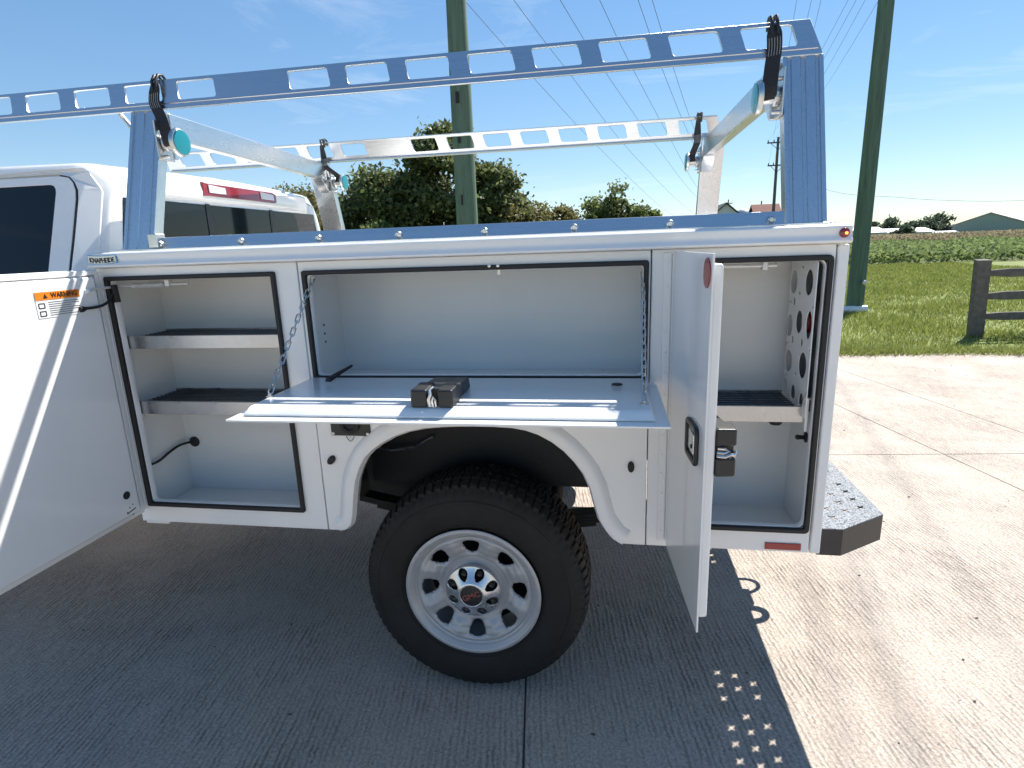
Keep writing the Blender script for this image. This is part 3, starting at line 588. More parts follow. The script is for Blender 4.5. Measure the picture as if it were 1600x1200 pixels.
# ---- chassis
for y0 in (.50, 1.42):
    b = MB(); b.prism_x([(y0, .74), (y0+.08, .74), (y0+.08, .75), (y0+.012, .75), (y0+.012, .915), (y0+.08, .915), (y0+.08, .93), (y0, .93)], -4.2, .98); b.build('frame_rail', 'black_steel', T, .002)
for xx in (-1.0, -.45, .42, .9):
    b = MB(); b.box(xx, xx+.06, .362, YW-.362, .931, .959); b.build('cross_sill', 'black_steel', T)
b = MB(); b.box(-.60, .38, .30, .308, .70, 1.06); b.build('wheelhouse_liner', 'black_steel', T)
b = MB(); b.box(-.60, .38, .03, .299, 1.060, 1.070); b.build('wheelhouse_liner', 'black_steel', T)
b = MB(); b.box(-.655, -.62, .03, .30, .66, 1.059); b.build('wheelhouse_liner', 'black_steel', T)
b = MB(); b.box(.44, .468, .03, .30, .66, 1.059); b.build('wheelhouse_liner', 'black_steel', T)
b = MB(); b.tube([(-.131, .30, .41), (-.131, .72, .41), (-.131, .80, .41), (-.131, 1.0, .41), (-.131, 1.2, .41), (-.131, 1.28, .41), (-.131, 1.70, .41)], [.055, .055, .10, .17, .10, .055, .055], 16); b.build('rear_axle', 'black_steel', T, smooth=True)
for y0 in (.42, 1.51):
    for k, hl2 in enumerate((.80, .72, .55, .40)):
        b = MB(); pts = []
        for j in range(13):
            t = -1+j/6; pts.append((-.131+.03+t*hl2, .50-k*.014+.12*(t*hl2/.8)**2))
        pr = [(x, z) for x, z in pts]+[(x, z-.012) for x, z in reversed(pts)]
        b.prism_y(pr, y0, y0+.07); b.build('leaf_spring', 'black_steel', T)
b = MB(); b.tube([(.10, .36, .42), (.20, .38, .95)], .028, 12); b.build('shock_absorber', 'black_steel', T, smooth=True)
b = MB(); b.tube([(.12, .33, .80), (.09, .33, .84), (.075, .34, .90), (.08, .36, .93)], .008, 8); b.build('brake_line', 'zinc', T, smooth=True)
b = MB(); b.tube([(-.62, .28, .86), (-.50, .27, .845), (-.40, .27, .86), (-.33, .28, .90)], .005, 8); b.build('brake_line', 'galvanised', T, smooth=True)
for x, z in ((-.31, .985), (-.31, .945), (-.47, .93), (.235, .90)):
    b = MB(); b.lathe([(.014, 0), (.014, .006), (.009, .006), (.009, .016), (.0005, .018)], (x, .30, z), (0, -1, 0), 6); b.build('chassis_bolt', 'zinc', T)

# ---- wheel
WX, WZ, WR = -.131, .41, .417
def tyre_mesh():
    prof = [(.236, .045), (.243, .018), (.256, .004), (.262, .001), (.2635, -.002), (.267, -.0035), (.2685, -.002), (.285, -.0075), (.31, -.0105), (.335, -.0105), (.350, -.007), (.3515, -.009), (.357, -.007), (.359, -.0035), (.368, .0005), (.384, .010), (.396, .022)]
    NT = 608; rows = [(r, y, 0) for r, y in prof]
    ncr = 44; y0, y1 = .026, .236
    for k in range(ncr+1):
        t = k/ncr; y = y0+(y1-y0)*t; e = abs(t-.5)*2; rows.append((WR-.0005-.014*e**4, y, 1))
    rows += [(.27*0+r, .262-y, 0) for r, y in reversed(prof)]
    rows = [(r, y, f) for r, y, f in rows]
    V = []; nr = len(rows)
    for i in range(NT):
        th = 2*math.pi*i/NT
        for r, y, f in rows:
            rr = r
            if f:
                u = (y-y0)/(y1-y0); ph = th*76/(2*math.pi)
                g = 0
                for c in (.20, .40, .60, .80):
                    if abs(u-c-.012*math.sin(2*math.pi*ph)) < .018: g = 1
                seg_ = int(min(max((u)/.2, 0), 4.99)); off = (0, .35, .1, .6, .2)[seg_]
                q = (ph+off+(u-.5)*(1.1 if seg_ in (1, 3) else .5)*(1 if seg_ % 2 else -1)) % 1
                w_ = .26 if seg_ in (0, 4) else .20
                if q < w_: g = max(g, .9)
                if seg_ in (1, 2, 3) and abs(q-.6) < .035: g = max(g, .45)
                rr = r-.0085*g
            elif r > .38:
                ph = th*76/(2*math.pi); q = (ph-.25) % 1
                if q < .26: rr = r-.006*(r-.38)/.016
            x = rr*math.cos(th); z = WZ+rr*math.sin(th)
            if z < .0005:
                y = y-.012*(.0005-z)/.02*(1 if y < .13 else -1); z = .0005
            V.append((WX+x, y, z))
    Fc = []
    for i in range(NT):
        j = (i+1) % NT
        for k in range(nr-1): Fc.append((i*nr+k, i*nr+k+1, j*nr+k+1, j*nr+k))
    return V, Fc
tv, tf = tyre_mesh()
# wheel: disc pressed steel/alloy, 8 windows
def wheel_disc():
    NT, r0, r1, nr = 480, .088, .246, 66
    def prof(r):   # y position of the face (negative is outwards)
        pts = [(.085, .046), (.105, .050), (.118, .050), (.135, .045), (.165, .034), (.190, .024), (.203, .021), (.211, .024), (.219, .020), (.228, .008), (.238, .000), (.246, .004)]
        for (a, ya), (c, yc) in zip(pts, pts[1:]):
            if r <= c:
                t = max(0, (r-a)/(c-a)); t = t*t*(3-2*t); return ya+(yc-ya)*t
        return pts[-1][1]
    def sdf(r, th):
        k = round((th-A0)/(math.pi/4)); d = th-A0-k*math.pi/4
        u = d*.168; v = r-.166; w = .0305+.16*v
        p = 3.2
        return ((abs(u/w)**p+abs(v/.0305)**p)**(1/p)-1)*.027
    A0 = math.pi/2+.02
    rs = [r0+(r1-r0)*k/(nr-1) for k in range(nr)]; V = []; S = []; P = []
    for i in range(NT):
        th = 2*math.pi*i/NT
        for r in rs: P.append([r, th]); S.append(sdf(r, th))
    st = (r1-r0)/nr
    for n, (r, th) in enumerate(P):
        s0 = S[n]
        if abs(s0) < st*.62:
            for _ in range(3):
                s0 = sdf(r, th); e = 1e-4
                gr = (sdf(r+e, th)-s0)/e; gt = (sdf(r, th+e)-s0)/e/r; g2 = gr*gr+gt*gt+1e-9
                r -= s0*gr/g2; th -= s0*gt/g2/r
            P[n] = [r, th]; S[n] = 0
    for (r, th), s0 in zip(P, S):
        k = ((th-A0)/(math.pi/4)) % 1; band = math.exp(-((r-.172)/.032)**2)
        y = prof(r)+band*(.003*math.cos(2*math.pi*k)-.0055*max(0, math.cos(2*math.pi*(k-.5)))**4)
        y += .007*math.exp(-(max(s0, 0)/.0045))
        V.append((WX+r*math.cos(th), y, WZ+r*math.sin(th)))
    Fc = []
    for i in range(NT):
        j = (i+1) % NT
        for k in range(nr-1):
            q = (i*nr+k, j*nr+k, j*nr+k+1, i*nr+k+1)
            if min(S[a] for a in q) < -1e-6: continue
            Fc.append(q)
    return V, Fc
dv, df = wheel_disc()
def wheel(parent, mirror=False):
    def mk(vs): return [(x, YW-y, z) for x, y, z in vs] if mirror else vs
    def xf(p): return (p[0], YW-p[1], p[2]) if mirror else p
    me = MB(); me.add(mk(tv), tf); ty = me.build('wheel', 'tyre_rubber', parent, smooth=True, recalc=True)
    me = MB(); me.add(mk(dv), df); dk = me.build('wheel_disc', 'wheel_silver', ty, recalc=False)
    dk.data.polygons.foreach_set('use_smooth', [True]*len(dk.data.polygons))
    sm_ = dk.modifiers.new('thick', 'SOLIDIFY'); sm_.thickness = .006; sm_.offset = -1 if mirror else -1
    if True:
        me = MB(); O = (WX, 0, WZ)
        pr = [(.246, .006), (.2445, .002), (.240, .003), (.232, .009), (.224, .02), (.222, .05), (.215, .09), (.20, .20), (.236, .23), (.240, .24)]
        rings = [[xf((WX+r*math.cos(2*math.pi*k/72), y, WZ+r*math.sin(2*math.pi*k/72))) for k in range(72)] for r, y in pr[3:]]
        me.loft(rings, cap=False); rb = me.build('rim_barrel', 'wheel_silver', ty, smooth=True)
        me = MB(); me.lathe([(.0005, 0), (.19, 0), (.19, .05), (.0005, .05)], xf((WX, .12, WZ)), (0, 1 if not mirror else -1, 0), 40, cap=False); me.build('brake_rotor', 'black_steel', ty, smooth=True)
    if mirror: return ty
    # hub cover with openings for the nuts
    hol = [[(.0735*math.cos(t)+(.0165*math.cos(a)*math.cos(t)*1.15-.0125*math.sin(a)*math.sin(t)), .0735*math.sin(t)+(.0165*math.cos(a)*math.sin(t)*1.15+.0125*math.sin(a)*math.cos(t))) for a in [2*math.pi*k/14 for k in range(14)]] for t in [math.pi/8+math.pi/4*q+.02 for q in range(8)]]
    def hubf(u, v, w):
        r = math.hypot(u, v); y = .016-.026*max(0, min(1, (.098-r)/.06)); return (WX+u, y-w, WZ+v)
    # dense polar sheet so the dome follows its profile
    NT, nr = 240, 26; V = []; S = []; P = []
    def sd2(u, v):
        best = 9
        th = math.atan2(v, u); k = round((th-math.pi/8-.02)/(math.pi/4)); t = math.pi/8+.02+k*math.pi/4
        a = u*math.cos(t)+v*math.sin(t)-.0745; c = -u*math.sin(t)+v*math.cos(t)
        wd = .0165+.16*a
        return (math.sqrt((a/.0215)**2+(c/wd)**2)-1)*.016
    for i in range(NT):
        th = 2*math.pi*i/NT
        for k in range(nr):
            r = .040+(.100-.040)*k/(nr-1); u, v = r*math.cos(th), r*math.sin(th); s0 = sd2(u, v)
            if abs(s0) < .0016:
                for _ in range(3):
                    s0 = sd2(u, v); e = 1e-5; gu = (sd2(u+e, v)-s0)/e; gv = (sd2(u, v+e)-s0)/e; g2 = gu*gu+gv*gv+1e-9; u -= s0*gu/g2; v -= s0*gv/g2
                s0 = 0
            S.append(s0); r2 = math.hypot(u, v); yv = .014-.030*max(0, min(1, (.100-r2)/.055))**1.3; V.append((WX+u, yv, WZ+v))
    Fc = [(i*nr+k, ((i+1) % NT)*nr+k, ((i+1) % NT)*nr+k+1, i*nr+k+1) for i in range(NT) for k in range(nr-1)]
    Fc = [q for q in Fc if min(S[a] for a in q) > -1e-7]
    me = MB(); me.add(V, Fc); hc_ = me.build('hub_cover', 'chrome', ty, recalc=False); hc_.data.polygons.foreach_set('use_smooth', [True]*len(hc_.data.polygons))
    q_ = hc_.modifiers.new('thick', 'SOLIDIFY'); q_.thickness = .004; q_.offset = -1
    me = MB(); me.lathe([(.100, -.004), (.100, .012), (.09, .03)], (WX, .012, WZ), (0, 1, 0), 60, cap=False); me.build('hub_ring', 'wheel_silver', ty, smooth=True)
    me = MB(); me.lathe([(.0005, .03), (.092, .03)], (WX, .012, WZ), (0, 1, 0), 40, cap=False); me.build('hub_backing', 'black_steel', ty)
    me = MB(); me.lathe([(.047, .0), (.047, .006), (.0445, .010), (.042, .010)], (WX, -.008, WZ), (0, -1, 0), 40); me.build('cap_ring', 'chrome', ty, smooth=True)
    me = MB(); me.lathe([(.042, 0), (.040, .0115), (.025, .014), (.0005, .0148)], (WX, -.008, WZ), (0, -1, 0), 40); me.build('centre_cap', 'black_plastic', ty, smooth=True)
    ca, sa = math.cos(.40), math.sin(.40)
    text('GMC', .028, lambda x, y, z: (WX+(x*ca-y*sa), -.0225-z, WZ+(x*sa+y*ca)), 'cap_lettering', 'emblem_red', ty, stretch=1.12, bold=.0005)
    nut = None
    for q in range(8):
        t = math.pi/8+math.pi/4*q+.02; cx, cz = WX+.076*math.cos(t), WZ+.076*math.sin(t)
        if nut is None:
            me = MB(); me.lathe([(.0125, 0), (.0125, -.022), (.009, -.027), (.006, -.026), (.0005, -.024)], (cx, .034, cz), (0, 1, 0), 6); nut = me.build('lug_nut', 'black_plastic', ty); n0 = (cx, cz)
        else: dup(nut, ty, (cx-n0[0], 0, cz-n0[1]))
    return ty
wheel(T); wheel(T, True)

# ---- ladder rack
def lean(z, near=True):
    y = .11+.16*(z-1.64)/.51; return y if near else YW-y
SLOT0, PITCH_S, SW = -.765, .2165, .150
def rack_rail(near):
    sh = 0 if near else -.03
    x1b, x1t = .977+sh, .945+sh; x0 = -2.42
    slots = []
    for k in range(8): slots.append(SLOT0+k*PITCH_S+sh)
    for k in range(6): slots.append(-1.066-k*PITCH_S-SW+.150+sh-.138)
    zb, zt_ = 2.143, 2.250
    holes = [[(x-.27*(z-zb-.0625), z) for x, z in rrect(x0_, x0_+SW, zb+.029, zt_-.012, .009, 3)] for x0_ in slots]
    tl = (.27-.11)/.51
    def fn(u, v, w):
        y = lean(v)+w+.0; return (u, y if near else YW-y, v)
    r_ = plate([(x0, zb), (x1b, zb), (x1b-.002, zb+.012), (x1t, zt_), (x0, zt_)], holes, .014, lambda u, v, w: fn(u, v, w+.005), 'rack_side_rail', 'aluminium', T, .0012)
    for nm, z0, xe in (('rail_flange', zb+.0005, x1b-.004), ('rail_flange', zt_-.0045, x1t-.004)):
        y0 = lean(z0)+.0125; d_ = .002 if near else .024
        ys = (y0, y0+d_) if near else (YW-y0-d_, YW-y0)
        b = MB(); b.box(x0, xe, ys[0], ys[1], z0, z0+.004); b.build(nm, 'aluminium', r_)
    # extruded rib along the foot of the web
    y0 = lean(zb+.018)-.0022; b = MB(); b.tube([(x0, y0 if near else YW-y0, zb+.018), (x1b-.012, y0 if near else YW-y0, zb+.018)], .0022, 6); b.build('rail_rib', 'aluminium', r_, smooth=True)
    return r_
rr_n = rack_rail(True); rr_f = rack_rail(False)
b = MB(); b.box(-1.02, -.88, lean(2.18, False)-.004, lean(2.18, False)-.001, 2.155, 2.172); b.build('rail_splice', 'galvanised', rr_f, .002)
def rack_post(x0, x1, near):
    z0, z1 = 1.632, 2.142; yn = lean(z0)
    o = []
    # extruded section: a flat web with two raised ribs and rolled edges, depth 45 mm
    w = x1-x0
    sec = [(0, 0), (.012, 0), (.014, .007), (.022, .007), (.024, .002), (w*.5-.008, .002), (w*.5-.005, .007), (w*.5+.005, .007), (w*.5+.008, .002), (w-.024, .002), (w-.022, .007), (w-.014, .007), (w-.012, 0), (w, 0), (w, .046), (0, .046)]
    def ring(z): 
        y = lean(z); return [(x0+a, (y+d) if near else YW-(y+d), z) for a, d in sec]
    b = MB(); b.loft([ring(z0), ring(z1)]); p = b.build('rack_post', 'aluminium_post', T, .0012, 1)
    yb = lean(z0); ya, yc = (yb-.004, yb+.09) if near else (YW-yb-.09, YW-yb+.004)
    b = MB(); b.box(x0-.02, x1+.02, ya, yc, 1.6425, 1.650); b.build('post_foot', 'aluminium', p, .002)
    return p
pl = [rack_post(-1.393, -1.268, True), rack_post(.866, .981, True), rack_post(-1.46, -1.335, False), rack_post(.845, .96, False)]
def crossbar(xn, xf_, w=.046):
    z0, z1 = 2.045, 2.135; yA, yB = lean(2.09)+.047, YW-lean(2.09)-.047
    b = MB(); b.loft([[(xn-w/2, yA, z0), (xn+w/2, yA, z0), (xn+w/2, yA, z1), (xn-w/2, yA, z1)], [(xf_-w/2, yB, z0), (xf_+w/2, yB, z0), (xf_+w/2, yB, z1), (xf_-w/2, yB, z1)]])
    c = b.build('rack_crossbar', 'aluminium_bar', T, .004)
    for xx, yy_, s_ in ((xn, yA, 1), (xf_, yB, -1)):
        b = MB(); b.prism_x([(yy_, 2.03), (yy_+s_*.012, 2.03), (yy_+s_*.10, 2.043), (yy_, 2.043)] if False else [(yy_-s_*.012, 1.97), (yy_, 1.97), (yy_+s_*.09, 2.0435), (yy_-s_*.012, 2.0435)], xx-.030, xx+.030); b.build('gusset', 'aluminium', c, .002)
    return c
cbL = crossbar(-1.285, -1.372); cbR = crossbar(.872, .872)
b = MB(); b.tube([(-1.47, .30, 2.15), (-1.40, .30, 2.06)], .009, 8); b.build('rack_brace', 'aluminium', T, smooth=True)
# base rails with bolts
for near in (True, False):
    y0 = .106 if near else YW-.112
    sg_ = 1 if near else -1
    b = MB(); b.prism_x([(y0-sg_*.004, 1.6435), (y0+sg_*.004, 1.6435), (y0+sg_*.019, 1.686), (y0+sg_*.012, 1.686)], -1.26, .862); br_ = b.build('rack_base_rail', 'aluminium', T, .0015)
    b = MB(); b.box(-1.26, .862, y0-.028 if near else y0+.0065, y0-.0045 if near else y0+.034, 1.6435, 1.6475); b.build('base_flange', 'aluminium', br_, .001)
    if near:
        bolt = None
        for x in (-1.228, -.913, -.624, -.340, -.049, .238, .530, .822):
            if bolt is None:
                me = MB(); me.lathe([(.0125, 0), (.0125, .004), (.0105, .009), (.0065, .0115), (.006, .0085), (.0005, .0085)], (x, y0, 1.662), (0, -1, 0), 18); bolt = me.build('bolt', 'zinc', br_, smooth=True); bx = x
            else: dup(bolt, br_, (x-bx, 0, 0))
b = MB(); b.box(-1.262, -1.225, .085, .130, 1.650, 1.70); b.build('foot_clamp', 'zinc', T, .004)
# ratchet winches on the posts, each with a coloured cap
def winch(xp, yp, zp, s_, near=True):
    """s_ = +1: axis points to +x"""
    b = MB(); b.lathe([(.036, 0), (.036, .006), (.022, .008), (.022, .058), (.048, .060), (.050, .066), (.047, .074), (.043, .076)], (xp, yp, zp), (s_, 0, 0), 28); w_ = b.build('strap_winch', 'zinc', T, smooth=True)
    b = MB(); b.lathe([(.0425, .0), (.0425, .0025), (.030, .004), (.0005, .0045)], (xp+s_*.0762, yp, zp), (s_, 0, 0), 28); b.build('winch_cap', 'teal_cap', w_, smooth=True)
    b = MB(); b.lathe([(.027, 0), (.030, .004), (.030, .010), (.027, .014)], (xp+s_*.010, yp, zp), (s_, 0, 0), 12); b.build('ratchet_gear', 'galvanised', w_)
    for dz in (-.047, .047):
        b = MB(); b.lathe([(.006, 0), (.006, .02), (.004, .024)], (xp+s_*.004, yp-.012, zp+dz), (s_, 0, 0), 8); b.build('winch_bolt', 'zinc', w_, smooth=True)
    b = MB(); b.box(min(xp+s_*.001, xp+s_*.007), max(xp+s_*.001, xp+s_*.007), yp-.04, yp+.04, zp-.06, zp+.075); b.build('winch_bracket', 'zinc', w_, .003)
    return w_
def near_y(z): return lean(z)+.02
winch(-1.2665, near_y(2.02), 2.022, 1); winch(.8645, near_y(2.03), 2.030, -1)
winch(-1.334, YW-near_y(2.02), 2.03, 1); winch(.8435, YW-near_y(2.02), 2.03, -1)

# ================================================================== straps (held by the rack, lift-off things)
def strap(label, path, wdir, hook, wd=.044):
    r_ = empty('tie_down_strap', path[0]); tag(r_, label, 'strap', 'ratchet straps hooked over the rack rails')
    P = [Vector(p) for p in path]; wv = Vector(wdir).normalized(); rings = []
    Q = []
    for i in range(len(P)-1):
        p0, p1, p2, p3 = P[max(i-1, 0)], P[i], P[i+1], P[min(i+2, len(P)-1)]
        for k in range(5):
            t = k/5; Q.append(.5*((2*p1)+(p2-p0)*t+(2*p0-5*p1+4*p2-p3)*t*t+(3*p1-p0-3*p2+p3)*t**3))
    Q.append(P[-1]); n = len(Q)
    for i, q in enumerate(Q):
        d = (Q[min(i+1, n-1)]-Q[max(i-1, 0)]).normalized(); nn_ = d.cross(wv).normalized()
        f = wd*(1 if i/n < .78 else 1-.55*(i/n-.78)/.22); h = .0016
        rings.append([q-wv*f/2-nn_*h, q+wv*f/2-nn_*h, q+wv*f/2+nn_*h, q-wv*f/2+nn_*h])
    b = MB(); b.loft(rings); b.build('webbing', 'webbing', r_)
    k0, k1 = int(n*.60), int(n*.78)
    for o_ in (-.36, -.18, 0, .18, .36):
        b = MB(); pts = []
        for i in range(k0, k1):
            d = (Q[min(i+1, n-1)]-Q[max(i-1, 0)]).normalized(); nn_ = d.cross(wv).normalized(); sgn = -1 if nn_.y > 0 else 1
            pts.append(Q[i]+wv*wd*o_+nn_*sgn*.0021)
        b.tube(pts, .0011, 5); b.build('stitching', 'grey_thread', r_)
    b = MB(); b.tube(hook, .0052, 8); b.build('hook', 'black_plastic', r_, smooth=True)
    b = MB(); hk = [Vector(h)+wv*.016 for h in hook]; b.tube(hk, .0052, 8); b.build('hook', 'black_plastic', r_, smooth=True)
zt2 = 2.250
def near_strap(xd, zd, xh, label):
    yd = near_y(zd); yt = lean(2.25)
    path = [(xd, yd+.012, zd+.020), (xd, yd-.020, zd-.012), (xd, yd-.030, zd+.022), (xd+(xh-xd)*.45, lean(2.12)-.020, 2.11), (xh, lean(2.16)-.012, 2.165), (xh, lean(2.2)-.012, 2.215), (xh, lean(2.22)-.012, 2.236)]
    hk = [(xh-.006, lean(2.2)-.014, 2.206), (xh-.008, lean(2.22)-.017, 2.24), (xh-.008, lean(2.25)-.010, 2.262), (xh-.008, lean(2.25)+.012, 2.266), (xh-.008, lean(2.25)+.024, 2.256), (xh-.008, lean(2.25)+.024, 2.232)]
    strap(label, path, (1, 0, .12), hk)
near_strap(-1.225, 2.022, -1.285, 'black ratchet strap hooked on the near rack rail above the front post')
near_strap(.822, 2.030, .838, 'black ratchet strap hooked on the near rack rail beside the rear post')
def far_strap(xd, zd, xh, label):
    M_ = lambda p: (p[0], YW-p[1], p[2])
    yd = near_y(zd)
    path = [(xd, YW-yd-.012, zd+.020), (xd, YW-yd-.032, zd+.0), (xd, YW-yd-.03, zd+.035), (xh, YW-lean(2.14)-.05, 2.12), (xh, YW-lean(2.16)-.05, 2.17), (xh, YW-lean(2.22)-.045, 2.235)]
    hk = [(xh, YW-lean(2.2)-.045, 2.22), (xh, YW-lean(2.25)-.046, 2.262), (xh, YW-lean(2.25)-.02, 2.268), (xh, YW-lean(2.25)+.008, 2.262), (xh, YW-lean(2.25)+.010, 2.235)]
    strap(label, path, (1, 0, .1), hk, .036)
far_strap(-1.288, 2.03, -1.345, 'short black strap on the far rack rail above the truck cab')
far_strap(.797, 2.03, .815, 'thin black strap on the far rack rail near the rear crossbar')

# ---- cab
def sec(x, top=0.0, ins=0.0):
    h = [(.02, .66), (-.02, .80), (-.025, 1.15), (-.01, 1.40), (.035, 1.52), (.055, 1.585), (.098, 1.725), (.130, 1.83), (.150, 1.895), (.163, 1.937), (.172, 1.956), (.188, 1.967), (.25, 1.974), (.6, 1.986), (1.0, 1.992)]
    p = []
    for y, z in h:
        if z > 1.82: z = z-top*(z-1.82)/.17
        p.append((x, y+ins, z))
    return p+[(x, 2.0-y, z) for (x, y, z) in reversed(p[:-1])]
b = MB(); b.loft([sec(-1.488, .082, .082), sec(-1.490, .080, .074), sec(-1.495, .074, .067), sec(-1.506, .060, .060), sec(-1.540, .012, .030), sec(-1.575, .002, .012), sec(-1.60, .0, .008), sec(-2.2, -.012, .008), sec(-2.8, .0, .008), sec(-3.15, .06, .02)])
cab = b.build('cab', 'cab_paint', T, smooth=True)
wsh = sec(-3.15, .06, .02); lo = [(-3.95, y, min(z, 1.40)) for x, y, z in wsh]
b = MB(); b.loft([wsh, lo, [(-5.2, y, min(z, 1.30)) for x, y, z in wsh]]); b.build('bonnet', 'cab_paint', cab, smooth=True)
SL = (.15-.055)/(1.895-1.585)
def side(u, v, w): 
    y = .055+SL*(v-1.585) if v > 1.52 else .055+SL*(1.52-1.585)-(1.52-v)*.33
    y += .058*min(1, max(0, (u+1.572)/.064))**1.3
    return (u, y-.0005-w, v)
# rear quarter, rear door with window opening, each its own pressed skin
q_out = [(-1.512, 1.30), (-1.512, 1.855), (-1.53, 1.868), (-1.562, 1.868)]
dl = [(-1.575, 1.30), (-1.575, 1.50), (-1.573, 1.60), (-1.569, 1.70), (-1.566, 1.835), (-1.568, 1.866), (-1.578, 1.894), (-1.598, 1.913), (-1.638, 1.920)]
qp = [(-1.508, 1.30), (-1.508, 1.50), (-1.508, 1.70), (-1.508, 1.862), (-1.512, 1.876), (-1.540, 1.934), (-1.552, 1.944), (-1.575, 1.946), (-2.6, 1.949), (-2.6, 1.927), (-1.640, 1.927)] + [(x+.007, z) for x, z in reversed(dl[:-1])]
plate(qp, [], .006, side, 'quarter_skin', 'cab_paint', cab, .002)
win = [(-1.660, 1.545), (-1.660, 1.59), (-1.655, 1.70), (-1.648, 1.860), (-1.651, 1.875), (-1.660, 1.886), (-1.676, 1.890), (-2.42, 1.893), (-2.44, 1.882), (-2.46, 1.545)]
plate(dl+[(-2.55, 1.923), (-2.55, 1.30)], [win], .006, side, 'cab_door', 'cab_paint', cab, .002)
plate([((x+2.05)*1.004-2.05, (z-1.70)*1.01+1.70) for x, z in win], [], .003, lambda u, v, w: side(u, v, w-.004), 'side_glass', 'glass_dark', cab)
plate([(-2.556, 1.30), (-2.556, 1.890), (-3.1, 1.86), (-3.6, 1.5), (-3.6, 1.3)], [[(-2.66, 1.56), (-2.66, 1.80), (-3.08, 1.79), (-3.42, 1.56)]], .006, side, 'cab_door', 'cab_paint', cab, .002)
plate([(-2.655, 1.555), (-2.655, 1.805), (-3.083, 1.795), (-3.43, 1.555)], [], .003, lambda u, v, w: side(u, v, w-.004), 'side_glass', 'glass_dark', cab)
b = MB(); b.tube([side(x+.0035, z, .0005) for x, z in dl], .0034, 6); b.build('door_gap_shade', 'rubber', cab)  # black strip laid in the gap as its shadow line
# rear glass set in the back wall, with slider frame, high lamp on the roof lip
def back(u, v, w): return (-1.4865+w, u, v)
plate([(.205, 1.60), (.262, 1.846), (2-.262, 1.846), (2-.205, 1.60)], [], .004, back, 'rear_glass', 'glass_dark', cab)
for yy_ in (.74, 1.26):
    plate([(yy_-.014, 1.60), (yy_-.014, 1.850), (yy_+.014, 1.850), (yy_+.014, 1.60)], [], .003, lambda u, v, w: back(u, v, w+.004), 'slider_frame', 'black_plastic', cab)
b = MB(); b.prism_y([(-1.486, 1.857), (-1.470, 1.870), (-1.466, 1.90), (-1.474, 1.942), (-1.52, 1.958), (-1.54, 1.95), (-1.50, 1.86)], .36, 1.64); sp_ = b.build('roof_lip', 'cab_paint', cab, .006)
b = MB(); b.loft([[(-1.4635, .70, 1.882), (-1.4635, .70, 1.944), (-1.48, .70, 1.944), (-1.48, .70, 1.882)], [(-1.459, .73, 1.884), (-1.465, .73, 1.940), (-1.48, .73, 1.94), (-1.48, .73, 1.884)], [(-1.459, 1.27, 1.884), (-1.465, 1.27, 1.940), (-1.48, 1.27, 1.94), (-1.48, 1.27, 1.884)], [(-1.4635, 1.30, 1.89), (-1.4635, 1.30, 1.93), (-1.48, 1.30, 1.93), (-1.48, 1.30, 1.89)]])
hl_ = b.build('high_brake_lamp', 'red_lens', cab, .003)
for ya, yb in ((.735, .855), (1.145, 1.265)):
    b = MB(); b.loft([[(-1.4585, ya, 1.898), (-1.4625, ya, 1.934), (-1.4585, ya, 1.934), (-1.4565, ya, 1.898)], [(-1.4585, yb, 1.898), (-1.4625, yb, 1.928), (-1.4585, yb, 1.928), (-1.4565, yb, 1.898)]]); b.build('lamp_lens', 'clear_lens', cab, .0008)
b = MB(); b.prism_x([(.9, 1.985), (.94, 2.012), (1.06, 2.012), (1.1, 1.985)], -2.25, -2.02) ; b.build('roof_aerial', 'cab_paint', cab, .008)
b = MB(); b.loft([[(-2.55, .30, 1.97), (-2.55, .36, 2.02), (-2.55, .42, 1.97)], [(-1.98, .28, 1.960), (-1.98, .34, 1.978), (-1.98, .40, 1.960)]]); b.build('roof_ditch_rib', 'cab_paint', cab, .004)

# ================================================================== poles, wires, fence
def pole(label, x, y, h, r0, r1, m='pole_green', arms=(), lean_=(0, 0), group='utility poles'):
    root = empty('utility_pole', (x, y, -.04)); tag(root, label, 'pole', group)
    b = MB(); n = 24; rings = []; K = 16
    for k in range(K+1):
        t = k/K; z = -.1+t*h; r = r0+(r1-r0)*t
        rings.append([(x+lean_[0]*t+r*(1+.03*mnoise.noise(Vector((math.cos(a)*2, math.sin(a)*2, z*.6))))*math.cos(a), y+lean_[1]*t+r*math.sin(a), z) for a in [2*math.pi*j/n for j in range(n)]])
    b.loft(rings); b.build('pole_shaft', m, root, smooth=True)
    for zz, w_ in arms:
        b = MB(); b.box(x-w_/2, x+w_/2, y-r0-.10, y-r0+.02, zz-.07, zz+.07); b.build('crossarm', 'wood_grey', root)
        for q in (-.46, -.2, .2, .46):
            b = MB(); b.lathe([(.05, 0), (.07, .08), (.04, .12), (.06, .18), (.02, .24)], (x+w_*q, y-r0-.04, zz+.07), (0, 0, 1), 8); b.build('insulator', 'black_steel', root)
        if w_ > 1.9:
            for s_ in (-1, 1):
                b = MB(); b.tube([(x+s_*w_*.33, y-r0-.04, zz-.08), (x, y-r0*.9, zz-.75)], .03, 5); b.build('arm_brace', 'black_steel', root)
    return root
p1_ = pole('thick green wooden pole standing behind the middle of the ladder rack', -2.235, 9.0, 11.5, .215, .13)
for z, w_ in ((4.05, .06), (3.4, .05), (2.35, .035)):
    b = MB(); b.box(-2.28, -2.28+w_, 8.80-.012, 8.83, z, z+.18); b.build('pole_tag', 'black_steel', p1_)
p2_ = pole('tall green wooden pole right behind the tail end of the truck', 5.46, 11.4, 11.5, .165, .115)
b = MB(); b.lathe([(.05, 0), (.05, .10), (.03, .12)], (5.50, 11.22, .62), (0, -1, 0), 10); b.build('pole_step', 'galvanised', p2_)
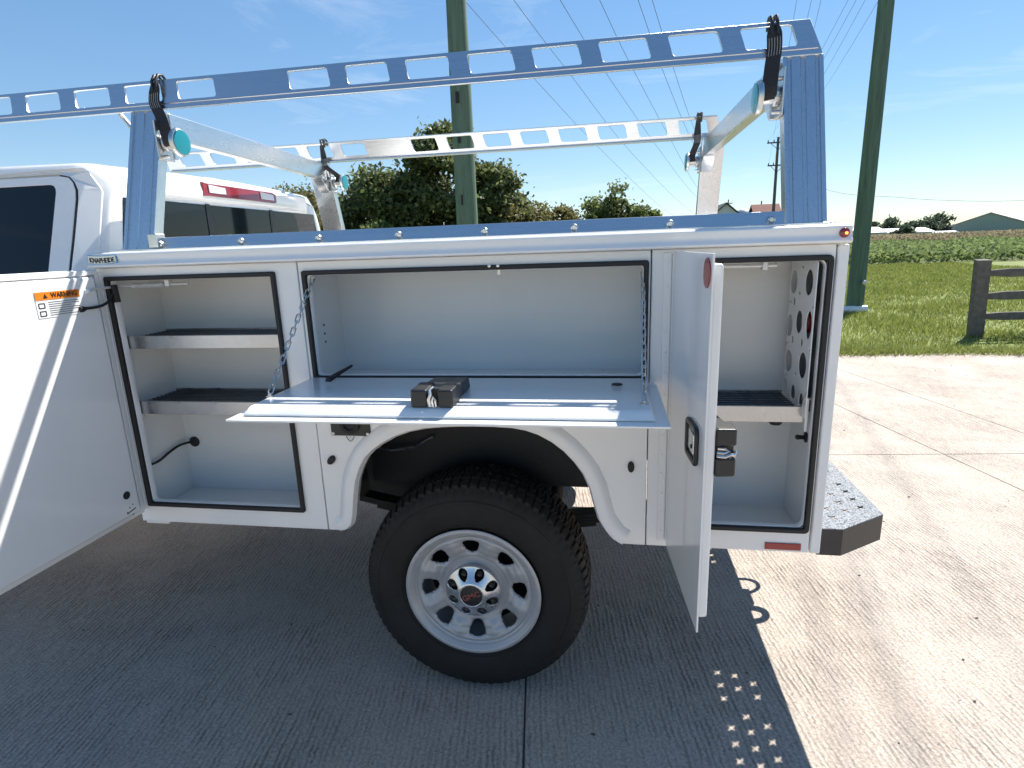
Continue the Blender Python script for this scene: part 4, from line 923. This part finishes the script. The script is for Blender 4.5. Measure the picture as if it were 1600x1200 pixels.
pole('dark slender pole with two crossarms beyond the rear rack post', 18.95, 71.0, 12.4, .20, .13, 'wood_grey', ((11.7, 2.4), (9.3, 2.0)))
pole('small distant pole with one crossarm on the horizon', 34.9, 144.0, 9.6, .2, .14, 'wood_grey', ((7.6, 3.4),))
pole('very small far pole beside the dark-roofed house', 26.5, 138.0, 9.9, .16, .12, 'wood_grey', ((8.9, 1.6),))
def wire(pts, r, label):
    P = [Vector(p) for p in pts]; o = []
    for i in range(len(P)-1):
        p0, p1, p2, p3 = P[max(i-1, 0)], P[i], P[i+1], P[min(i+2, len(P)-1)]
        for k in range(5):
            t = k/5; o.append(.5*((2*p1)+(p2-p0)*t+(2*p0-5*p1+4*p2-p3)*t*t+(3*p1-p0-3*p2+p3)*t**3))
    o.append(P[-1]); b = MB(); b.tube(o, r, 5)
    return tag(b.build('power_line', 'wire', None, smooth=True), label, 'cable', 'overhead lines')
ORD = ['leftmost', 'second', 'third', 'fourth', 'fifth', 'sixth']
LW = [[[-4.94, 21.97, 10.5], [-3.26, 28.84, 9.47], [0.18, 42.94, 7.66], [7.14, 71.52, 4.9]],
      [[-3.18, 22.19, 10.5], [-1.53, 28.96, 9.57], [1.95, 43.21, 7.76], [9.64, 74.78, 5.48]],
      [[-1.49, 22.64, 10.5], [0.22, 29.65, 9.61], [4.39, 46.79, 8.05], [9.48, 67.67, 6.59]],
      [[-0.03, 23.02, 10.5], [1.53, 29.41, 9.56], [5.11, 44.09, 7.95], [8.2, 56.77, 6.63]],
      [[1.41, 23.4, 10.5], [2.98, 29.86, 9.45], [5.65, 40.78, 8.25]],
      [[1.94, 23.54, 10.5], [3.4, 29.53, 9.53], [5.39, 37.69, 8.45]]]
for i, w_ in enumerate(LW):
    a, c = Vector(w_[0]), Vector(w_[1]); st = a+(a-c)*2.2; st.z = a.z+2.4
    e0, e1 = Vector(w_[-2]), Vector(w_[-1]); end = e1+(e1-e0)*1.2; end.z = e1.z-.4*(e0.z-e1.z) ; end2 = e1+(e1-e0)*3; end2.z = e1.z+.6
    wire([st]+w_+[end, end2], .010, f'{ORD[i]} of six thin wires crossing the sky above the rack, counted from left' if i else 'leftmost of six thin wires crossing the sky above the rack')
RW = [(9.05, 24.01), (9.36, 24.10), (9.70, 24.19), (10.35, 24.97), (7.12, 23.51), (7.67, 23.65), (8.03, 23.75)]
RWL = ['leftmost of four wires beside the right-hand pole', 'second of four wires beside the right-hand pole', 'third of four wires beside the right-hand pole', 'wire nearest the right-hand pole, rightmost of four',
       'leftmost of three wires seen through the rear rail slot', 'middle of three wires seen through the rear rail slot', 'rightmost of three wires seen through the rear rail slot']
for i, (x, y) in enumerate(RW):
    q = i % 4; f = Vector((18.95+(-1.1, -.5, .5, 1.1)[q] if i < 4 else 18.95+(-.9, -.4, .4)[q], 70.7, 11.95 if i < 4 else 9.55))
    a = Vector((x, y, 10.0)); m_ = (a+f)/2; m_.z -= .25
    st = a+(a-f)*.55; st.z = 10.2
    wire([st, a, m_, f], .007, RWL[i])
wire([(18.95, 70.5, 9.2), (21.114, 60, 5.6), (26.935, 60, 4.742), (31.326, 60, 4.25), (37.674, 60, 3.95), (52, 60, 4.2)], .014, 'single sagging wire low in the sky above the farm buildings')

fn_ = empty('wooden_fence', (5.95, 8.1, 0)); tag(fn_, 'weathered grey split-rail fence with three rails on the lawn', 'fence')
for x, y in ((5.93, 8.08), (9.0, 8.35), (12.1, 8.6)):
    b = MB(); rings = []
    for z in (-.1, .2, .6, .95, 1.12, 1.15):
        w_ = .095*(1+.05*mnoise.noise(Vector((x, z*3, 1)))); rings.append([(x-w_-.05*z*.8, y-.06, z), (x+w_-.05*z*.8, y-.06, z), (x+w_-.05*z*.8, y+.06, z+(.015 if z > 1.1 else 0)), (x-w_-.05*z*.8, y+.06, z+(.015 if z > 1.1 else 0))])
    b.loft(rings); b.build('fence_post', 'wood_grey', fn_, .012)
for z0 in (.955, .61, .305):
    for (xa, ya), (xb, yb) in (((5.90, 8.10), (9.0, 8.37)), ((9.02, 8.37), (12.1, 8.62)), ((12.12, 8.62), (15.5, 8.9))):
        b = MB(); rings = []
        for k in range(9):
            t = k/8; h_ = .062*(.35+.65*min(1, min(t, 1-t)*9+.3))*(1+.12*mnoise.noise(Vector((xa+t*3, z0*5, 0)))); dz = .012*mnoise.noise(Vector((xa+t*2, z0*9, 4)))
            x = xa+(xb-xa)*t; y = ya+(yb-ya)*t; rings.append([(x, y-.03, z0-h_+dz), (x, y+.03, z0-h_+dz), (x, y+.035, z0+h_+dz), (x, y-.025, z0+h_+dz)])
        b.loft(rings); b.build('fence_rail', 'wood_grey', fn_, .008)
b = MB(); b.lathe([(.075, 0), (.075, .50), (.062, .50), (.062, .02)], (5.15, 11.25, .06), (1, .08, .02), 20); tag(b.build('drain_pipe', 'pvc', None, smooth=True), 'short white pipe stub lying by the foot of the right-hand pole', 'pipe')

# ================================================================== grass, crops
def blades(name, n, xr, yr, hr, m, dens=None, lean_=.5, wr=(.004, .009)):
    x = RG.uniform(*xr, n); y = yr[0]+(yr[1]-yr[0])*RG.random(n)**1.6; k = np.array([mnoise.noise(Vector((a*.8, c*.8, 0))) for a, c in zip(x, y)])
    keep = RG.random(n) < (.75+.6*k); x, y, k = x[keep], y[keep], k[keep]; n = len(x)
    h = RG.uniform(*hr, n)*(1+.5*k); w = RG.uniform(*wr, n)*(1+(y-yr[0])*.09); a = RG.uniform(0, 6.283, n); lx = RG.normal(0, lean_, n)*h; ly = RG.normal(0, lean_, n)*h
    z0 = np.full(n, -.02)
    A = np.stack([x-w*np.cos(a), y-w*np.sin(a), z0], 1); B = np.stack([x+w*np.cos(a), y+w*np.sin(a), z0], 1)
    Cc = np.stack([x+lx, y+ly, z0+h], 1)
    V = np.stack([A, B, Cc], 1).reshape(-1, 3); F_ = np.arange(3*n).reshape(-1, 3)
    return mesh_np(name, V, F_, m)
g1 = blades('grass', 190000, (2.2, 17), (6.66, 31), (.05, .12), 'grass_blade'); tag(g1, 'mown green lawn grass beyond the concrete edge', 'grass', kind='stuff')
g2 = blades('long_grass', 9000, (2.0, 14), (6.52, 6.95), (.05, .15), 'grass_blade', lean_=.9); tag(g2, 'ragged longer grass fringing the edge of the concrete', 'grass', kind='stuff')
g3 = blades('grass', 70000, (-22, 2.2), (6.66, 26), (.05, .12), 'grass_blade', wr=(.006, .013)); tag(g3, 'lawn grass hidden behind the truck', 'grass', kind='stuff')
def leaves(ctr, size, rng, flat=0.0):
    n = len(ctr); u = rng.normal(size=(n, 3)); u /= np.linalg.norm(u, axis=1)[:, None]; v = rng.normal(size=(n, 3)); v -= (v*u).sum(1)[:, None]*u; v /= np.linalg.norm(v, axis=1)[:, None]
    s = size*rng.uniform(.6, 1.4, n)[:, None]
    V = np.stack([ctr-u*s, ctr-v*s*.55, ctr+u*s, ctr+v*s*.55], 1).reshape(-1, 3); return V, np.arange(4*n).reshape(-1, 4)
n = 60000; xx = RG.uniform(4, 62, n); yy_ = 31+44*RG.random(n)**1.5; zz = RG.random(n)**.6*(.55+.25*np.sin(xx*.7)*np.sin(yy_*.4))
V, F_ = leaves(np.stack([xx, yy_, zz], 1), .14, RG); tag(mesh_np('crop_field', V, F_, 'crop_leaf'), 'broad band of pale green leafy crop behind the lawn', 'crop', kind='stuff')
n = 26000; xx = RG.uniform(8, 95, n); yy_ = RG.uniform(75, 92, n); zz = .3+RG.random(n)*.95
V, F_ = leaves(np.stack([xx, yy_, zz], 1), .16, RG); tag(mesh_np('tassel_row', V, F_, 'tassel'), 'thin band of reddish brown ripening plants below the farm buildings', 'crop', kind='stuff')

# ================================================================== trees
def tree(label, x, y, h, rx, name='leafy_tree', m='leaf_dark', n=14000, ls=.16, clumps=90, seed=1, base=.25, lobes=None, group='trees behind the truck', spread=.42):
    rg = np.random.default_rng(seed); root = empty(name, (x, y, 0)); tag(root, label, 'tree' if 'shrub' not in name else 'shrub', group)
    zc = h*(base+1)/2; rz = h*(1-base)/2
    C_ = []
    while len(C_) < clumps:
        p = rg.uniform(-1, 1, 3); l_ = np.linalg.norm(p)
        if l_ > 1 or l_ < .35: continue
        q = np.array([x+p[0]*rx*(1-.35*max(p[2], 0)), y+p[1]*rx*.9, zc+p[2]*rz])
        k = mnoise.noise(Vector((q[0]*.55+seed, q[1]*.55, q[2]*.55)))
        if k < -.12 and rg.random() < .75: continue
        C_.append(q)
    C_ = np.array(C_); sg = spread*rx/2.6; pick = rg.integers(0, clumps, n)
    P = C_[pick]+rg.normal(size=(n, 3))*np.array([sg, sg, sg*.62])*rg.uniform(.5, 1.25, clumps)[pick][:, None]
    V, F_ = leaves(P, ls, rg); mesh_np('crown', V, F_, m, root)
    b = MB(); th = h*.62; pts = []; rs = []
    for k in range(7):
        t = k/6; pts.append((x+.18*math.sin(t*3+seed), y+.1*math.sin(t*4), -.1+t*th)); rs.append((.028*h)*(1-.8*t)+.01)
    b.tube(pts, rs, 8); b.build('trunk', 'bark', root, smooth=True)
    for k in range(9):
        c = C_[rg.integers(0, clumps)]; t = rg.uniform(.3, .9); s0 = Vector(pts[int(t*6)]); e0 = Vector(c); md = (s0+e0)/2+Vector((0, 0, -.05*h)); b = MB(); b.tube([s0, md, e0], [.009*h, .006*h, .002*h], 6); b.build('limb', 'bark', root, smooth=True)
    return root
tree('sparse brownish tree beyond the cab roof', -20.6, 37, 6.3, 2.3, m='leaf_olive', n=6500, ls=.11, clumps=60, seed=3, base=.2, spread=.5)
tree('dense dark tree just right of the far front rack post', -14.2, 35.5, 6.9, 3.1, n=17000, seed=5, base=.12, clumps=110)
tree('tallest dark tree rising behind the thick green pole', -10.0, 35, 8.9, 2.7, n=17000, seed=9, base=.12, clumps=110)
tree('dark tree right of the thick green pole', -7.2, 36, 6.7, 2.4, n=13000, seed=12, base=.12, clumps=90)
tree('low bushy olive tree filling the gap beside the cab', -18.6, 33, 3.9, 2.4, 'leafy_shrub', 'leaf_olive', 8000, .12, 60, 15, .02, group='bushes behind the truck')
tree('light green bush at the foot of the dark trees', -12.2, 30.5, 3.2, 2.0, 'leafy_shrub', 'leaf_mid', 6000, .11, 50, 17, .02, group='bushes behind the truck')
tree('yellowish bush sloping down right of the dark trees', -4.6, 35, 4.1, 2.2, 'leafy_shrub', 'leaf_olive', 7500, .12, 60, 19, .02, group='bushes behind the truck')
tree('low olive bush in the dip of the hedge line', -2.4, 36, 3.75, 1.9, 'leafy_shrub', 'leaf_olive', 6500, .12, 50, 21, .02, group='bushes behind the truck')
tree('wispy pale bush left of the small pointed tree', -.6, 35, 4.15, 1.7, 'leafy_shrub', 'leaf_mid', 5500, .11, 45, 23, .02, group='bushes behind the truck')
tree('small pointed dark tree above the hedge line', .6, 36, 5.2, 1.5, m='leaf_dark', n=6000, ls=.12, clumps=50, seed=25, base=.15, spread=.5)
tree('last green bush at the right end of the hedge line', 2.3, 36, 3.75, 1.6, 'leafy_shrub', 'leaf_mid', 5500, .12, 45, 27, .02, group='bushes behind the truck')
FT = [('leftmost round far tree on the horizon beside the right-hand pole', 61.5, 150, 4.0, 1.6), ('broad far tree behind the white sheds', 66.5, 152, 4.4, 3.0), ('far tree between the sheds and the big horizon tree', 71.5, 152, 4.1, 2.4),
      ('low far tree on the horizon left of the biggest one', 76, 156, 3.9, 2.8), ('biggest far tree on the horizon next to the green barn', 80.3, 160, 5.6, 3.4), ('dark low shrub in front of the white sheds', 56.6, 124, 2.6, 1.5)]
for i, (lb, x, y, h, r) in enumerate(FT):
    tree(lb, x, y, h, r, 'far_tree', 'leaf_far', 2600, .34, 40, 40+i, .02, group='trees on the horizon', spread=.5)

# ================================================================== far buildings
def shed(name, label, x0, x1, y0, y1, eave, ridge, wm, rm, along='x', windows=0):
    r_ = empty(name, ((x0+x1)/2, (y0+y1)/2, 0)); tag(r_, label, 'building'); o = .35
    if along == 'y':   # gable faces the camera
        xm = (x0+x1)/2
        b = MB(); b.prism_y([(x0, 0), (x1, 0), (x1, eave), (xm, ridge), (x0, eave)], y0, y1); b.build('wall', wm, r_)
        for s_, xa in ((-1, x0), (1, x1)):
            b = MB(); sl = (ridge-eave)/(xm-x0); xe = xa+s_*o; ze = eave-sl*o
            b.prism_y([(xe, ze+.05), (xm, ridge+.05), (xm, ridge+.25), (xe, ze+.25)], y0-o, y1+o); b.build('roof', rm, r_)
    else:
        ym = (y0+y1)/2
        b = MB(); b.prism_x([(y0, 0), (y1, 0), (y1, eave), (ym, ridge), (y0, eave)], x0, x1); b.build('wall', wm, r_)
        for s_, ya in ((-1, y0), (1, y1)):
            b = MB(); sl = (ridge-eave)/(ym-y0); ye = ya+s_*o; ze = eave-sl*o
            b.prism_x([(ye, ze+.05), (ym, ridge+.05), (ym, ridge+.25), (ye, ze+.25)], x0-o, x1+o); b.build('roof', rm, r_)
    for k in range(windows):
        xa = x0+(x1-x0)*(k+.5)/windows; b = MB(); b.box(xa-.5, xa+.5, y0-.06, y0-.01, eave*.35, eave*.75); f = b.build('window', 'house_white', r_); b = MB(); b.box(xa-.38, xa+.38, y0-.09, y0-.065, eave*.40, eave*.70); b.build('pane', 'glass_dark', f)
    return r_
bn = empty('barn', (86, 150, 0)); tag(bn, 'big green metal barn with pale pinkish roof at the right edge', 'building')
g0, g1_, gd = Vector((79.3, 152, 0)), Vector((92.6, 147.5, 0)), Vector((34, 15, 0)); gm_ = (g0+g1_)/2
def gab(o, e=0, dz=0):
    a, c, m_ = g0+o, g1_+o, gm_+o; return [a, c, c+Vector((0, 0, 2.35)), m_+Vector((0, 0, 4.9)), a+Vector((0, 0, 2.35))]
b = MB(); b.loft([gab(Vector()), gab(gd)]); b.build('wall', 'barn_green', bn)
for e_ in (g0, g1_):
    u_ = (gm_+Vector((0, 0, 4.9)))-(e_+Vector((0, 0, 2.35))); lo_ = e_+Vector((0, 0, 2.35))-u_*.06; hi_ = gm_+Vector((0, 0, 4.9)); up_ = Vector((0, 0, .2)); g_d = gd.normalized()*.4
    b = MB(); b.loft([[lo_-g_d+up_*.2, hi_-g_d+up_*.2, hi_-g_d+up_, lo_-g_d+up_], [lo_+gd+up_*.2, hi_+gd+up_*.2, hi_+gd+up_, lo_+gd+up_]]); b.build('roof', 'barn_roof', bn)
b = MB(); q0, q1 = g1_+gd*.18+Vector((.05, -.06, 0)), g1_+gd*.42+Vector((.05, -.06, 0)); b.loft([[q0, q1, q1+Vector((.05, -.1, 0)), q0+Vector((.05, -.1, 0))], [q0+Vector((0, 0, 2.0)), q1+Vector((0, 0, 2.0)), q1+Vector((.05, -.1, 2.0)), q0+Vector((.05, -.1, 2.0))]]); b.build('door', 'barn_roof', bn)
shed('farm_shed', 'white shed with pale roof beside the right-hand pole', 50.0, 54.9, 128, 136, 1.4, 2.4, 'house_white', 'roof_pale', 'x', 3)
shed('farm_shed', 'long low white shed behind the dark shrub', 55.5, 66.5, 134, 142, 1.2, 2.0, 'house_white', 'roof_pale', 'x', 4)
shed('farm_shed', 'far thin pale-roofed shed left of the green barn', 66, 77.5, 146, 150, .7, 1.1, 'house_white', 'roof_pale', 'x')
hs_ = shed('house', 'dark gable house peeking over the truck beside the far rear post', 17.2, 21.0, 100, 108, 5.3, 6.9, 'house_white', 'roof_dark', 'y')
hs2 = shed('house', 'house with reddish brown roof peeking over the truck bed', 23.9, 27.6, 100, 106, 4.2, 6.5, 'house_white', 'roof_red', 'x')
b = MB(); b.lathe([(1.5, 0), (1.5, 4.6), (1.35, 5.3), (1.0, 5.9), (.5, 6.2), (.02, 6.3)], (22.6, 104, 0), (0, 0, 1), 20); tag(b.build('silo', 'roof_pale', None, smooth=True), 'pale domed silo left of the reddish roof', 'silo')

# loose grit on the slabs
gb = MB(); rp_ = random.Random(5)
spots = [(1.70, .38), (2.1, .30), (1.28, -.06), (1.62, .16), (1.9, .66), (-1.05, .28), (-.42, -.02), (-.78, -.2), (-1.3, .1), (.30, -.15), (2.45, 1.2), (1.55, .95), (2.2, 1.9), (2.7, 4.5), (3.6, 5.9), (4.4, 5.6)]
for i in range(150):
    x, y = spots[i] if i < len(spots) else (rp_.uniform(-2.4, 5.5), rp_.uniform(-1.0, 6.5)); s_ = rp_.uniform(.003, .006) if i < len(spots) else rp_.uniform(.0015, .0045)
    a = rp_.uniform(0, 6.28); ring = [(x+s_*(1.6 if k % 3 == 0 else .9)*math.cos(a+k*1.047), y+s_*rp_.uniform(.5, 1)*math.sin(a+k*1.047)) for k in range(6)]
    gb.prism_z(ring, .0008, .002+s_*.5)
go = gb.build('grit', 'pebble'); tag(go, 'scattered dark grit and leaf scraps on the concrete', 'grit', kind='stuff')
